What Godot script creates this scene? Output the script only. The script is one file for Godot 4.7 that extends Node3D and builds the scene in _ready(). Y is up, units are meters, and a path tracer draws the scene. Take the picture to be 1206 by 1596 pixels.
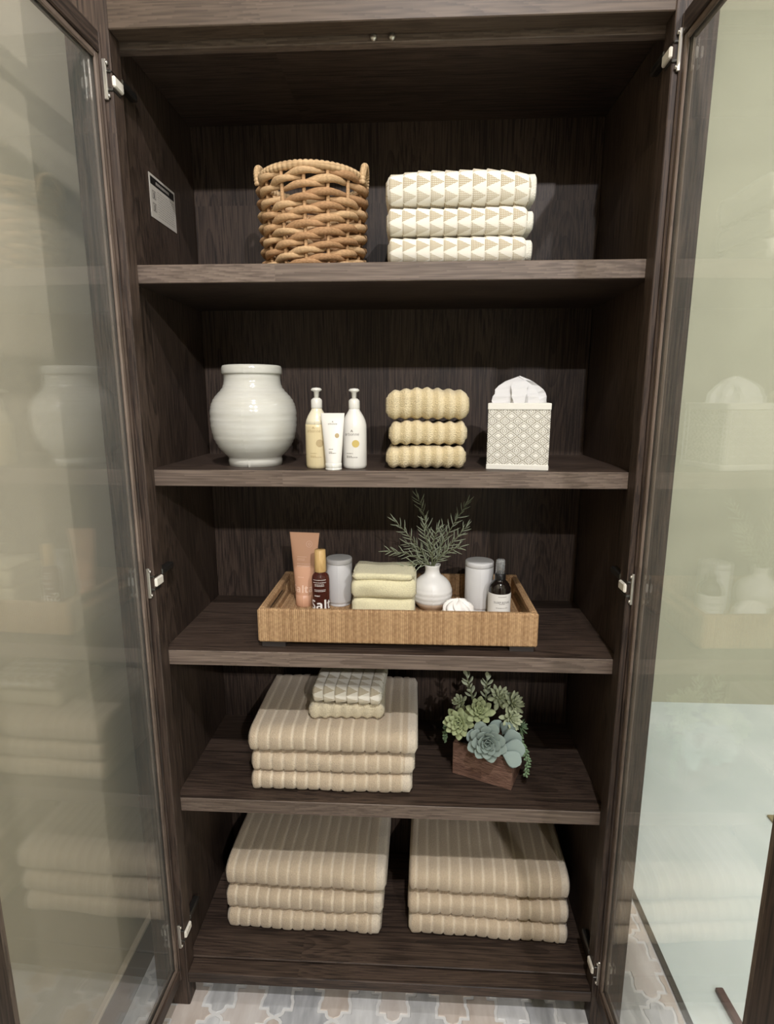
extends Node3D
# A dark oak linen cabinet with two open glass doors, photographed from close in front.

const FLOOR_Y := -0.19
const SH := [1.411, 1.0388, 0.6644, 0.3181]   # tops of the four shelves
const DECK := -0.0981
const THICK := 0.0317
const BACK := -0.335

var mats := {}
var used := {}
var noise := FastNoiseLite.new()


# ---------------------------------------------------------------- scene helpers
func numbered(called: String) -> String:
	used[called] = used.get(called, 0) + 1
	return called if used[called] == 1 else "%s_%03d" % [called, used[called] - 1]


func thing(called: String, label: String, category: String, at := Vector3.ZERO, turn := 0.0, group := "") -> Node3D:
	var o := Node3D.new()
	o.name = numbered(called)
	add_child(o)
	o.position = at
	o.rotation.y = turn
	tag(o, label, category, group)
	return o


func tag(o: Node, label: String, category: String, group := "") -> void:
	o.set_meta("label", label)
	o.set_meta("category", category)
	if group != "":
		o.set_meta("group", group)


func obj(called: String, m: Mesh, mat: Material, parent: Node = self, at := Vector3.ZERO) -> MeshInstance3D:
	var o := MeshInstance3D.new()
	o.name = numbered(called) if parent == self else called
	o.mesh = m
	o.material_override = mat
	parent.add_child(o, true)
	o.position = at
	return o


func struct(called: String, m: Mesh, mat: Material, label: String, category: String, at := Vector3.ZERO) -> MeshInstance3D:
	var o := obj(called, m, mat, self, at)
	o.set_meta("kind", "structure")
	o.set_meta("label", label)
	o.set_meta("category", category)
	return o


# ---------------------------------------------------------------- mesh helpers
class Soup:
	var p := PackedVector3Array()
	var u := PackedVector2Array()
	var c := PackedColorArray()
	var g := PackedInt32Array()
	var mark := 0
	var tinted := false

	func tri(a: Vector3, b: Vector3, d: Vector3, grp := 0, ua := Vector2.ZERO, ub := Vector2.ZERO, ud := Vector2.ZERO, ca := Color.WHITE, cb := Color.WHITE, cd := Color.WHITE) -> void:
		p.append(a); p.append(b); p.append(d)
		u.append(ua); u.append(ub); u.append(ud)
		c.append(ca); c.append(cb); c.append(cd)
		g.append(grp)

	func quad(a: Vector3, b: Vector3, d: Vector3, e: Vector3, grp := 0, ua := Vector2.ZERO, ub := Vector2.ZERO, ud := Vector2.ZERO, ue := Vector2.ZERO, ca := Color.WHITE, cb := Color.WHITE, cd := Color.WHITE, ce := Color.WHITE) -> void:
		tri(a, b, d, grp, ua, ub, ud, ca, cb, cd)
		tri(a, d, e, grp, ua, ud, ue, ca, cd, ce)

	# turns every triangle added since the last call so that the closed shape's faces look outwards
	func shut() -> void:
		var vol := 0.0
		for i in range(mark, p.size(), 3):
			vol += p[i].dot(p[i + 1].cross(p[i + 2]))
		if vol > 0.0:
			for i in range(mark, p.size(), 3):
				var t := p[i + 1]; p[i + 1] = p[i + 2]; p[i + 2] = t
				var s := u[i + 1]; u[i + 1] = u[i + 2]; u[i + 2] = s
				var k := c[i + 1]; c[i + 1] = c[i + 2]; c[i + 2] = k
		mark = p.size()

	func done(moved := Transform3D.IDENTITY) -> ArrayMesh:
		var st := SurfaceTool.new()
		st.begin(Mesh.PRIMITIVE_TRIANGLES)
		for i in range(0, p.size(), 3):
			st.set_smooth_group(g[i / 3])
			for k in 3:
				st.set_uv(u[i + k])
				if tinted:
					st.set_color(c[i + k])
				st.add_vertex(moved * p[i + k])
		st.generate_normals()
		st.index()
		return st.commit()


# a box with chamfered edges; v of the texture runs along the grain axis, in metres
func add_box(s: Soup, lo: Vector3, hi: Vector3, bevel := 0.0015, grain := 1, off := Vector2.ZERO) -> void:
	var ctr := (lo + hi) * 0.5
	var h := (hi - lo) * 0.5
	bevel = minf(bevel, minf(h.x, minf(h.y, h.z)) * 0.9)
	var pt := func(sx: int, sy: int, sz: int, ax: int) -> Vector3:
		var q := Vector3(sx * (h.x - bevel), sy * (h.y - bevel), sz * (h.z - bevel))
		q[ax] = [sx, sy, sz][ax] * h[ax]
		return ctr + q
	var uvof := func(q: Vector3, n: int) -> Vector2:
		var others := [0, 1, 2]
		others.erase(n)
		var v: int = grain if grain != n else others[1]
		others.erase(v)
		return Vector2(q[others[0]] + off.x, q[v] * 0.5 + off.y)
	for ax in 3:
		var b: int = (ax + 1) % 3
		var d: int = (ax + 2) % 3
		for sg: int in [-1, 1]:
			var cs := []
			for k: Array in [[-1, -1], [1, -1], [1, 1], [-1, 1]]:
				var e := [0, 0, 0]
				e[ax] = sg; e[b] = k[0]; e[d] = k[1]
				cs.append(pt.call(e[0], e[1], e[2], ax))
			if sg < 0:
				cs.reverse()
			s.quad(cs[0], cs[1], cs[2], cs[3], -1, uvof.call(cs[0], ax), uvof.call(cs[1], ax), uvof.call(cs[2], ax), uvof.call(cs[3], ax))
	if bevel > 0.0:
		for ax in 3:   # edges parallel to ax
			var b: int = (ax + 1) % 3
			var d: int = (ax + 2) % 3
			for sb: int in [-1, 1]:
				for sd: int in [-1, 1]:
					var e0 := [0, 0, 0]; var e1 := [0, 0, 0]
					e0[b] = sb; e0[d] = sd; e0[ax] = -1
					e1[b] = sb; e1[d] = sd; e1[ax] = 1
					var q := [pt.call(e0[0], e0[1], e0[2], b), pt.call(e1[0], e1[1], e1[2], b), pt.call(e1[0], e1[1], e1[2], d), pt.call(e0[0], e0[1], e0[2], d)]
					if sb * sd < 0:
						q.reverse()
					q.reverse()
					s.quad(q[0], q[1], q[2], q[3], -1, uvof.call(q[0], b), uvof.call(q[1], b), uvof.call(q[2], b), uvof.call(q[3], b))
		for sx: int in [-1, 1]:
			for sy: int in [-1, 1]:
				for sz: int in [-1, 1]:
					var q := [pt.call(sx, sy, sz, 0), pt.call(sx, sy, sz, 1), pt.call(sx, sy, sz, 2)]
					if sx * sy * sz < 0:
						q.reverse()
					s.tri(q[0], q[1], q[2], -1, uvof.call(q[0], 0), uvof.call(q[1], 0), uvof.call(q[2], 0))
	s.shut()


func boxmesh(lo: Vector3, hi: Vector3, bevel := 0.0015, grain := 1, off := Vector2.ZERO) -> ArrayMesh:
	var s := Soup.new()
	add_box(s, lo, hi, bevel, grain, off)
	return s.done()


# rings of equal length joined to a skin; cap = how deep the end caps dome
func add_loft(s: Soup, rings: Array, capped := true, colors := [], around_uv := 1.0, flat := false, uvs := []) -> void:
	var n: int = rings[0].size()
	var grp := -1 if flat else 0
	var has_c := colors.size() > 0
	if has_c:
		s.tinted = true
	for j in rings.size() - 1:
		var a: PackedVector3Array = rings[j]
		var b: PackedVector3Array = rings[j + 1]
		var ca: Color = colors[j] if has_c else Color.WHITE
		var cb: Color = colors[j + 1] if has_c else Color.WHITE
		for i in n:
			var k := (i + 1) % n
			var u0 := float(i) / n * around_uv
			var u1 := float(i + 1) / n * around_uv
			var v0 := float(j) / (rings.size() - 1)
			var v1 := float(j + 1) / (rings.size() - 1)
			if uvs.size() > 0:
				s.quad(a[i], a[k], b[k], b[i], grp, Vector2(uvs[0][j], uvs[1][i]), Vector2(uvs[0][j], uvs[1][i + 1]), Vector2(uvs[0][j + 1], uvs[1][i + 1]), Vector2(uvs[0][j + 1], uvs[1][i]), ca, ca, cb, cb)
			else:
				s.quad(a[i], a[k], b[k], b[i], grp, Vector2(u0, v0), Vector2(u1, v0), Vector2(u1, v1), Vector2(u0, v1), ca, ca, cb, cb)
	if capped:
		for e in 2:
			var r: PackedVector3Array = rings[0] if e == 0 else rings[rings.size() - 1]
			var cc: Color = (colors[0] if e == 0 else colors[colors.size() - 1]) if has_c else Color.WHITE
			var m := Vector3.ZERO
			for q in r:
				m += q
			m /= n
			for i in n:
				var k := (i + 1) % n
				if e == 0:
					s.tri(m, r[k], r[i], 1 if not flat else -1, Vector2.ZERO, Vector2.ZERO, Vector2.ZERO, cc, cc, cc)
				else:
					s.tri(m, r[i], r[k], 2 if not flat else -1, Vector2.ZERO, Vector2.ZERO, Vector2.ZERO, cc, cc, cc)
	s.shut()


# profile = points (radius, height); sharp corners are given as doubled points
func lathe(profile: Array, segs := 40, capped := true) -> ArrayMesh:
	var s := Soup.new()
	add_lathe(s, profile, segs, capped)
	return s.done()


func add_lathe(s: Soup, profile: Array, segs := 40, capped := true, at := Vector3.ZERO) -> void:
	var grp := 0
	for j in profile.size() - 1:
		var a: Vector2 = profile[j]
		var b: Vector2 = profile[j + 1]
		if a.is_equal_approx(b):
			grp += 1
			continue
		for i in segs:
			var t0 := TAU * i / segs
			var t1 := TAU * (i + 1) / segs
			var p0 := at + Vector3(a.x * sin(t0), a.y, a.x * cos(t0))
			var p1 := at + Vector3(a.x * sin(t1), a.y, a.x * cos(t1))
			var p2 := at + Vector3(b.x * sin(t1), b.y, b.x * cos(t1))
			var p3 := at + Vector3(b.x * sin(t0), b.y, b.x * cos(t0))
			var u0 := float(i) / segs
			var u1 := float(i + 1) / segs
			if a.x < 1e-6:
				s.tri(p0, p2, p3, grp, Vector2(u0, a.y), Vector2(u1, b.y), Vector2(u0, b.y))
			elif b.x < 1e-6:
				s.tri(p0, p1, p2, grp, Vector2(u0, a.y), Vector2(u1, a.y), Vector2(u0, b.y))
			else:
				s.quad(p0, p1, p2, p3, grp, Vector2(u0, a.y), Vector2(u1, a.y), Vector2(u1, b.y), Vector2(u0, b.y))
	if capped:
		for e in 2:
			var r: Vector2 = profile[0] if e == 0 else profile[profile.size() - 1]
			if r.x > 1e-6:
				for i in segs:
					var t0 := TAU * i / segs
					var t1 := TAU * (i + 1) / segs
					var p0 := at + Vector3(r.x * sin(t0), r.y, r.x * cos(t0))
					var p1 := at + Vector3(r.x * sin(t1), r.y, r.x * cos(t1))
					if e == 0:
						s.tri(at + Vector3(0, r.y, 0), p1, p0, 50)
					else:
						s.tri(at + Vector3(0, r.y, 0), p0, p1, 51)
	s.shut()


# tube along points, radius per point
func add_tube(s: Soup, path: Array, radii: Array, segs := 6, ridge := 0.0, twist := 0.0, lobes := 2) -> void:
	var rings := []
	var up := Vector3.UP
	for j in path.size():
		var d: Vector3 = (path[mini(j + 1, path.size() - 1)] - path[maxi(j - 1, 0)]).normalized()
		if absf(d.dot(up)) > 0.95:
			up = Vector3.RIGHT if absf(d.x) < 0.9 else Vector3.FORWARD
		var x := d.cross(up).normalized()
		var y := x.cross(d).normalized()
		up = y
		var ring := PackedVector3Array()
		for i in segs:
			var t := TAU * i / segs
			var r: float = radii[j] * (1.0 + ridge * cos(lobes * t + twist * j))
			ring.append(path[j] + x * cos(t) * r + y * sin(t) * r)
		rings.append(ring)
	add_loft(s, rings)


func tube(path: Array, radii: Array, segs := 6) -> ArrayMesh:
	var s := Soup.new()
	add_tube(s, path, radii, segs)
	return s.done()


func lin(r: float, g: float, b: float) -> Color:   # sRGB 0..255 to a linear vertex colour
	return Color(r / 255.0, g / 255.0, b / 255.0).srgb_to_linear()


func rgb8(r: float, g: float, b: float) -> Color:
	return Color(r / 255.0, g / 255.0, b / 255.0)


# ---------------------------------------------------------------- textures and materials
func std(color: Color, rough := 0.6, spec := 0.5) -> StandardMaterial3D:
	var m := StandardMaterial3D.new()
	m.albedo_color = color
	m.roughness = rough
	m.metallic_specular = spec
	return m


func tex(im: Image) -> ImageTexture:
	return ImageTexture.create_from_image(im)


func oak_image(w: int, h: int, dark: Color, mid: Color, light: Color, sd: int) -> Image:
	noise.seed = sd
	noise.noise_type = FastNoiseLite.TYPE_SIMPLEX
	noise.fractal_type = FastNoiseLite.FRACTAL_NONE
	noise.frequency = 1.0
	var d := PackedByteArray()
	d.resize(w * h * 3)
	var k := 0
	for y in h:
		var v := float(y) / h * 2.0          # metres along the grain
		for x in w:
			var u := float(x) / w            # metres across
			var wv := noise.get_noise_2d(u * 5.0, v * 1.1)
			var plank := fposmod(u / 0.19, 1.0) - 0.5
			var f := 13.0 * plank * plank * 4.0 + v * 3.0 + wv * 2.2
			var ring := fposmod(f * 1.6, 1.0)
			ring = pow(ring, 2.5)
			var fib := noise.get_noise_2d(u * 260.0, v * 9.0)
			var pore := maxf(0.0, noise.get_noise_2d(u * 150.0 + 40.0, v * 5.0 + wv * 2.0) - 0.25)
			var t := 0.55 + 0.22 * fib + 0.12 * wv - 0.32 * ring - 0.7 * pore
			t = clampf(t, 0.0, 1.0)
			var c := dark.lerp(mid, t * 2.0) if t < 0.5 else mid.lerp(light, t * 2.0 - 1.0)
			d[k] = int(c.r * 255.0); d[k + 1] = int(c.g * 255.0); d[k + 2] = int(c.b * 255.0)
			k += 3
	var im := Image.create_from_data(w, h, false, Image.FORMAT_RGB8, d)
	im.generate_mipmaps()
	return im


func noise_image(size: int, freq: float, sd: int, kind := FastNoiseLite.TYPE_SIMPLEX, octaves := 3) -> Image:
	var n := FastNoiseLite.new()
	n.seed = sd
	n.noise_type = kind
	n.frequency = freq
	n.fractal_octaves = octaves
	return n.get_seamless_image(size, size)


# speckled colour picture between two tones
func tone_image(size: int, freq: float, sd: int, a: Color, b: Color, octaves := 4) -> Image:
	var src := noise_image(size, freq, sd, FastNoiseLite.TYPE_SIMPLEX, octaves)
	var im := Image.create(size, size, false, Image.FORMAT_RGB8)
	for y in size:
		for x in size:
			im.set_pixel(x, y, a.lerp(b, src.get_pixel(x, y).r))
	return im


func bump(m: StandardMaterial3D, im: Image, scale_uv: float, relief: float) -> StandardMaterial3D:
	m.heightmap_enabled = true
	m.heightmap_texture = tex(im)
	m.heightmap_scale = relief
	m.uv1_triplanar = true
	m.uv1_scale = Vector3.ONE * scale_uv
	return m


func make_materials() -> void:
	mats.oak = std(Color.WHITE, 0.5, 0.4)
	mats.oak.albedo_texture = tex(oak_image(768, 1024, rgb8(40, 32, 27), rgb8(71, 58, 49), rgb8(90, 75, 65), 7))
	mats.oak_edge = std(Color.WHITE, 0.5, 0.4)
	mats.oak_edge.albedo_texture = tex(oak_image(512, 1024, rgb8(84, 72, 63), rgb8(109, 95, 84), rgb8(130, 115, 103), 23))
	mats.oak_head = mats.oak_edge.duplicate()
	mats.oak_head.albedo_color = rgb8(208, 203, 194)
	mats.kick = std(rgb8(48, 42, 38), 0.7)
	mats.nickel = std(rgb8(205, 200, 190), 0.3)
	mats.nickel.metallic = 0.9
	mats.hinge_cap = std(rgb8(226, 220, 206), 0.4)
	mats.steel_dark = std(rgb8(90, 88, 84), 0.35)
	mats.steel_dark.metallic = 0.9
	mats.glass = std(Color(0.93, 0.97, 0.94, 0.04), 0.02, 0.5)
	mats.glass.transparency = BaseMaterial3D.TRANSPARENCY_ALPHA
	# terry towels: the pile is a fine bumpy relief on the woven colour
	var pile := noise_image(256, 0.055, 3, FastNoiseLite.TYPE_SIMPLEX, 3)
	var terry_tone := tone_image(256, 0.03, 9, rgb8(236, 236, 236), rgb8(255, 255, 255))
	for k: Array in [["bath", 0.17], ["cream", 0.26], ["plain", 0.09]]:
		var m := std(Color.WHITE, 0.95, 0.2)
		m.vertex_color_use_as_albedo = true
		m.albedo_texture = tex(terry_tone)
		bump(m, pile, 22.0, k[1])
		m.rim_enabled = true
		m.rim = 0.35
		m.rim_tint = 1.0
		mats[k[0]] = m
	mats.jacquard = std(Color.WHITE, 0.95, 0.2)
	mats.jacquard.albedo_texture = tex(jacquard_image())
	mats.jacquard.texture_filter = BaseMaterial3D.TEXTURE_FILTER_LINEAR
	mats.glaze = std(rgb8(201, 200, 194), 0.12, 0.5)
	mats.glaze.albedo_texture = tex(tone_image(256, 0.012, 5, rgb8(240, 238, 230), rgb8(255, 255, 252)))
	mats.glaze.uv1_triplanar = true
	mats.glaze.uv1_scale = Vector3(3, 14, 3)
	mats.satin = std(rgb8(222, 220, 214), 0.4)
	mats.matte_white = std(rgb8(200, 199, 196), 0.55)
	mats.raw_clay = std(rgb8(176, 152, 128), 0.85)
	mats.plastic_white = std(rgb8(222, 219, 210), 0.35)
	mats.plastic_frost = std(rgb8(214, 212, 202), 0.3)
	mats.wash = std(rgb8(214, 198, 156), 0.25)
	mats.wash_top = std(rgb8(221, 213, 186), 0.25)
	mats.print_tan = std(rgb8(178, 158, 116), 0.6)
	mats.print_grey = std(rgb8(128, 122, 112), 0.6)
	mats.print_gold = std(rgb8(196, 172, 98), 0.5)
	mats.print_black = std(rgb8(38, 36, 34), 0.6)
	mats.print_white = std(rgb8(240, 234, 226), 0.6)
	mats.print_pink = std(rgb8(238, 205, 180), 0.6)
	mats.clear = std(Color(0.95, 0.96, 0.95, 0.1), 0.05, 0.5)
	mats.clear.transparency = BaseMaterial3D.TRANSPARENCY_ALPHA
	mats.peach = std(rgb8(212, 164, 132), 0.4)
	mats.amber = std(Color(0.46, 0.26, 0.22, 0.3), 0.06, 0.5)
	mats.amber.refraction_enabled = true
	mats.amber.refraction_scale = 0.045
	mats.bamboo = std(rgb8(214, 180, 122), 0.5)
	mats.bamboo.albedo_texture = tex(tone_image(128, 0.03, 31, rgb8(225, 215, 200), rgb8(255, 255, 255)))
	mats.bamboo.uv1_triplanar = true
	mats.bamboo.uv1_scale = Vector3(60, 8, 60)
	mats.dark_glass = std(rgb8(24, 18, 15), 0.08, 0.6)
	mats.black_plastic = std(rgb8(22, 21, 21), 0.35)
	mats.label_paper = std(rgb8(226, 224, 216), 0.6)
	mats.card = std(rgb8(214, 208, 198), 0.6)
	mats.carved = std(rgb8(216, 213, 202), 0.55)
	mats.carved_two_tone = std(Color.WHITE, 0.6)   # carving with grooves in a darker tone than the raised faces
	mats.carved_two_tone.vertex_color_use_as_albedo = true
	mats.tissue = std(rgb8(206, 205, 203), 0.9)
	mats.tissue.backlight_enabled = true
	mats.tissue.backlight = Color(0.25, 0.25, 0.25)
	mats.shell = std(rgb8(238, 234, 226), 0.5)
	# water hyacinth strands
	for k in 3:
		var m := std([rgb8(206, 172, 134), rgb8(188, 152, 116), rgb8(216, 186, 148)][k], 0.75, 0.3)
		m.albedo_texture = tex(tone_image(128, 0.05, 40 + k, rgb8(190, 180, 168), rgb8(255, 250, 240)))
		m.uv1_triplanar = true
		m.uv1_scale = Vector3(18, 60, 18)
		mats["cane%d" % k] = m
	mats.cane_rim = std(rgb8(216, 190, 154), 0.75, 0.3)
	mats.cane_rim.albedo_texture = tex(tone_image(128, 0.05, 44, rgb8(196, 184, 168), rgb8(255, 250, 240)))
	# twisted seagrass cord wrapped over the tray
	mats.cord = std(Color.WHITE, 0.8, 0.3)
	var cords := cord_images()
	mats.cord.albedo_texture = tex(cords[0])
	mats.cord.heightmap_enabled = true
	mats.cord.heightmap_texture = tex(cords[1])
	mats.cord.heightmap_scale = 0.2
	mats.walnut = std(Color.WHITE, 0.6, 0.3)
	mats.walnut.albedo_texture = tex(oak_image(256, 512, rgb8(72, 52, 43), rgb8(124, 96, 82), rgb8(160, 130, 112), 61))
	mats.soil = std(rgb8(52, 44, 36), 0.95)
	mats.leaf_lime = leaf(rgb8(160, 170, 128))
	mats.leaf_sage = leaf(rgb8(170, 178, 146))
	mats.leaf_blue = leaf(rgb8(138, 152, 144))
	mats.leaf_grey = leaf(rgb8(150, 166, 160))
	mats.leaf_dark = leaf(rgb8(122, 146, 112))
	mats.leaf_jade = leaf(rgb8(172, 180, 154))
	mats.rosemary = leaf(rgb8(162, 170, 146))
	mats.stem = std(rgb8(112, 118, 88), 0.8)
	# the place around it
	mats.wall_left = painted(rgb8(188, 178, 155), 71)
	mats.wall_far = painted(rgb8(178, 178, 156), 72)
	mats.ceiling = painted(rgb8(206, 203, 194), 73)
	mats.baseboard = std(rgb8(92, 74, 62), 0.6)
	mats.baseboard_lit_top = std(rgb8(186, 174, 152), 0.6)
	mats.grout = std(rgb8(220, 219, 216), 0.85)
	mats.marble = std(Color.WHITE, 0.35, 0.5)
	mats.marble.albedo_texture = tex(tone_image(512, 0.006, 81, rgb8(208, 220, 216), rgb8(230, 238, 235), 5))
	mats.marble.uv1_triplanar = true
	mats.marble.uv1_scale = Vector3.ONE * 0.6
	mats.trim = std(rgb8(58, 54, 50), 0.4)
	mats.plank_brown = std(rgb8(84, 58, 54), 0.6)
	mats.mat_tan = std(rgb8(150, 138, 100), 0.8)
	var tones := [[176, 176, 175, 210, 210, 209], [192, 178, 166, 212, 202, 192], [196, 196, 195, 224, 224, 223], [162, 163, 165, 202, 203, 204], [200, 190, 182, 218, 212, 206]]
	for k in tones.size():
		var t: Array = tones[k]
		var m := std(Color.WHITE, 0.45, 0.5)
		m.albedo_texture = tex(tone_image(256, 0.012, 90 + k, rgb8(t[0], t[1], t[2]), rgb8(t[3], t[4], t[5]), 5))
		m.uv1_triplanar = true
		m.uv1_scale = Vector3(9, 5, 2.5)
		mats["tile%d" % k] = m


func leaf(c: Color) -> StandardMaterial3D:
	var m := std(c, 0.6, 0.3)
	m.backlight_enabled = true
	m.backlight = Color(0.12, 0.12, 0.10)
	return m


func painted(c: Color, sd: int) -> StandardMaterial3D:
	var m := std(c, 0.8, 0.3)
	m.albedo_texture = tex(tone_image(256, 0.008, sd, rgb8(240, 240, 240), rgb8(255, 255, 255), 3))
	m.uv1_triplanar = true
	m.uv1_scale = Vector3.ONE * 0.7
	return m


# openwork triangles woven into the white towels: one cell is one rib wide, two triangles high
func jacquard_image() -> Image:
	var im := Image.create(96, 192, false, Image.FORMAT_RGB8)
	var base := rgb8(232, 227, 212)
	var net := rgb8(176, 162, 134)
	var r := RandomNumberGenerator.new()
	r.seed = 4
	for y in 192:
		for x in 96:
			var c := base
			var row := y / 96
			var v := (y % 96) / 96.0
			var u := x / 96.0
			var inside := u < 0.94 and absf(v - 0.5) * 2.0 < 0.92 * (1.0 - u)
			if inside and ((x / 6 + (0 if row == 0 else y / 6)) % 2 == 0 or (y / 6) % 2 == 0):
				c = net if row == 0 else net.lerp(base, 0.3)
			c = c.lerp(c.darkened(0.06), r.randf())
			im.set_pixel(x, y, c)
	return im


func cord_images() -> Array:
	var w := 512
	var a := Image.create(w, w, false, Image.FORMAT_RGB8)
	var b := Image.create(w, w, false, Image.FORMAT_L8)
	noise.seed = 15
	noise.frequency = 1.0
	var lo := rgb8(138, 104, 72)
	var hi := rgb8(214, 178, 134)
	for y in w:
		for x in w:
			var cord := x / 16
			var u := (x % 16) / 16.0
			var prof := sin(u * PI)
			var tw := 0.5 + 0.5 * sin((y / 13.0 + u * 1.0 + cord * 0.37) * TAU)
			var tone := 0.52 + 0.22 * noise.get_noise_2d(cord * 7.3, 5.0) + 0.16 * noise.get_noise_2d(cord * 3.7, y / 40.0) + 0.42 * noise.get_noise_2d(x * 0.45, y * 0.16)
			a.set_pixel(x, y, lo.lerp(hi, clampf(tone, 0.0, 1.0)))
			b.set_pixel(x, y, Color.WHITE * clampf(prof * 0.7 + tw * 0.3, 0.0, 1.0))
	return [a, b]


# ---------------------------------------------------------------- the scene
func _ready() -> void:
	var cam := Camera3D.new()
	cam.name = "camera"
	add_child(cam)
	cam.position = Vector3(0.0538, 1.1744, 1.0706)
	cam.rotation = Vector3(-0.1975, 0.0495, -0.0006)
	cam.fov = 84.02
	cam.near = 0.02
	cam.current = true
	var env := Environment.new()
	env.background_mode = Environment.BG_COLOR
	env.background_color = Color(0, 0, 0)
	env.tonemap_mode = Environment.TONE_MAPPER_LINEAR
	env.tonemap_exposure = 1.0
	env.sdfgi_enabled = true
	env.ssao_enabled = true
	env.ssil_enabled = true
	var we := WorldEnvironment.new()
	we.name = "environment"
	we.environment = env
	add_child(we)

	make_materials()
	# recessed ceiling lamps: one just behind the photographer, one deeper in the room, one added to brighten the marble floor
	downlight(Vector3(0.28, 3.145, 1.72), 6.0, "recessed ceiling downlight nearest the open cabinet")
	downlight(Vector3(0.40, 3.145, 4.20), 8.2, "recessed ceiling downlight far behind the camera")
	downlight(Vector3(3.3, 3.145, 0.45), 6.0, "added unseen downlight that brightens the white marble floor")

	downlight(Vector3(1.5, 3.145, 4.35), 12.5, "added unseen downlight right of the partition, lifts the shaded lower shelves")  # extra lamp out of view, added to lift the shade on the lower towels

	room()
	cabinet()
	top_shelf()
	second_shelf()
	tray_shelf()
	fourth_shelf()
	bottom_deck()


func downlight(at: Vector3, power: float, label: String) -> void:
	var t := thing("ceiling_downlight", label, "lamp", at, 0.0, "recessed ceiling lamps")
	obj("trim_ring", lathe([Vector2(0.045, -0.004), Vector2(0.062, -0.006), Vector2(0.066, 0.0), Vector2(0.066, 0.0), Vector2(0.045, 0.0)], 28, false), mats.matte_white, t)
	var glow := std(rgb8(255, 250, 244))
	glow.emission_enabled = true
	glow.emission = rgb8(255, 247, 246)
	glow.emission_energy_multiplier = 4.0
	obj("diffuser", lathe([Vector2(0.0, -0.002), Vector2(0.046, -0.002), Vector2(0.046, 0.002), Vector2(0.0, 0.002)], 28, false), glow, t)
	var l := SpotLight3D.new()
	l.name = "lamp_light"
	t.add_child(l)
	l.position = Vector3(0, -0.012, 0)
	l.rotation.x = -PI / 2
	l.light_color = rgb8(254, 251, 253)
	l.light_energy = power
	l.light_size = 0.045
	l.spot_angle = 87.0
	l.spot_angle_attenuation = 0.15
	l.spot_range = 14.0
	l.spot_attenuation = 2.0
	l.shadow_enabled = true


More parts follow.
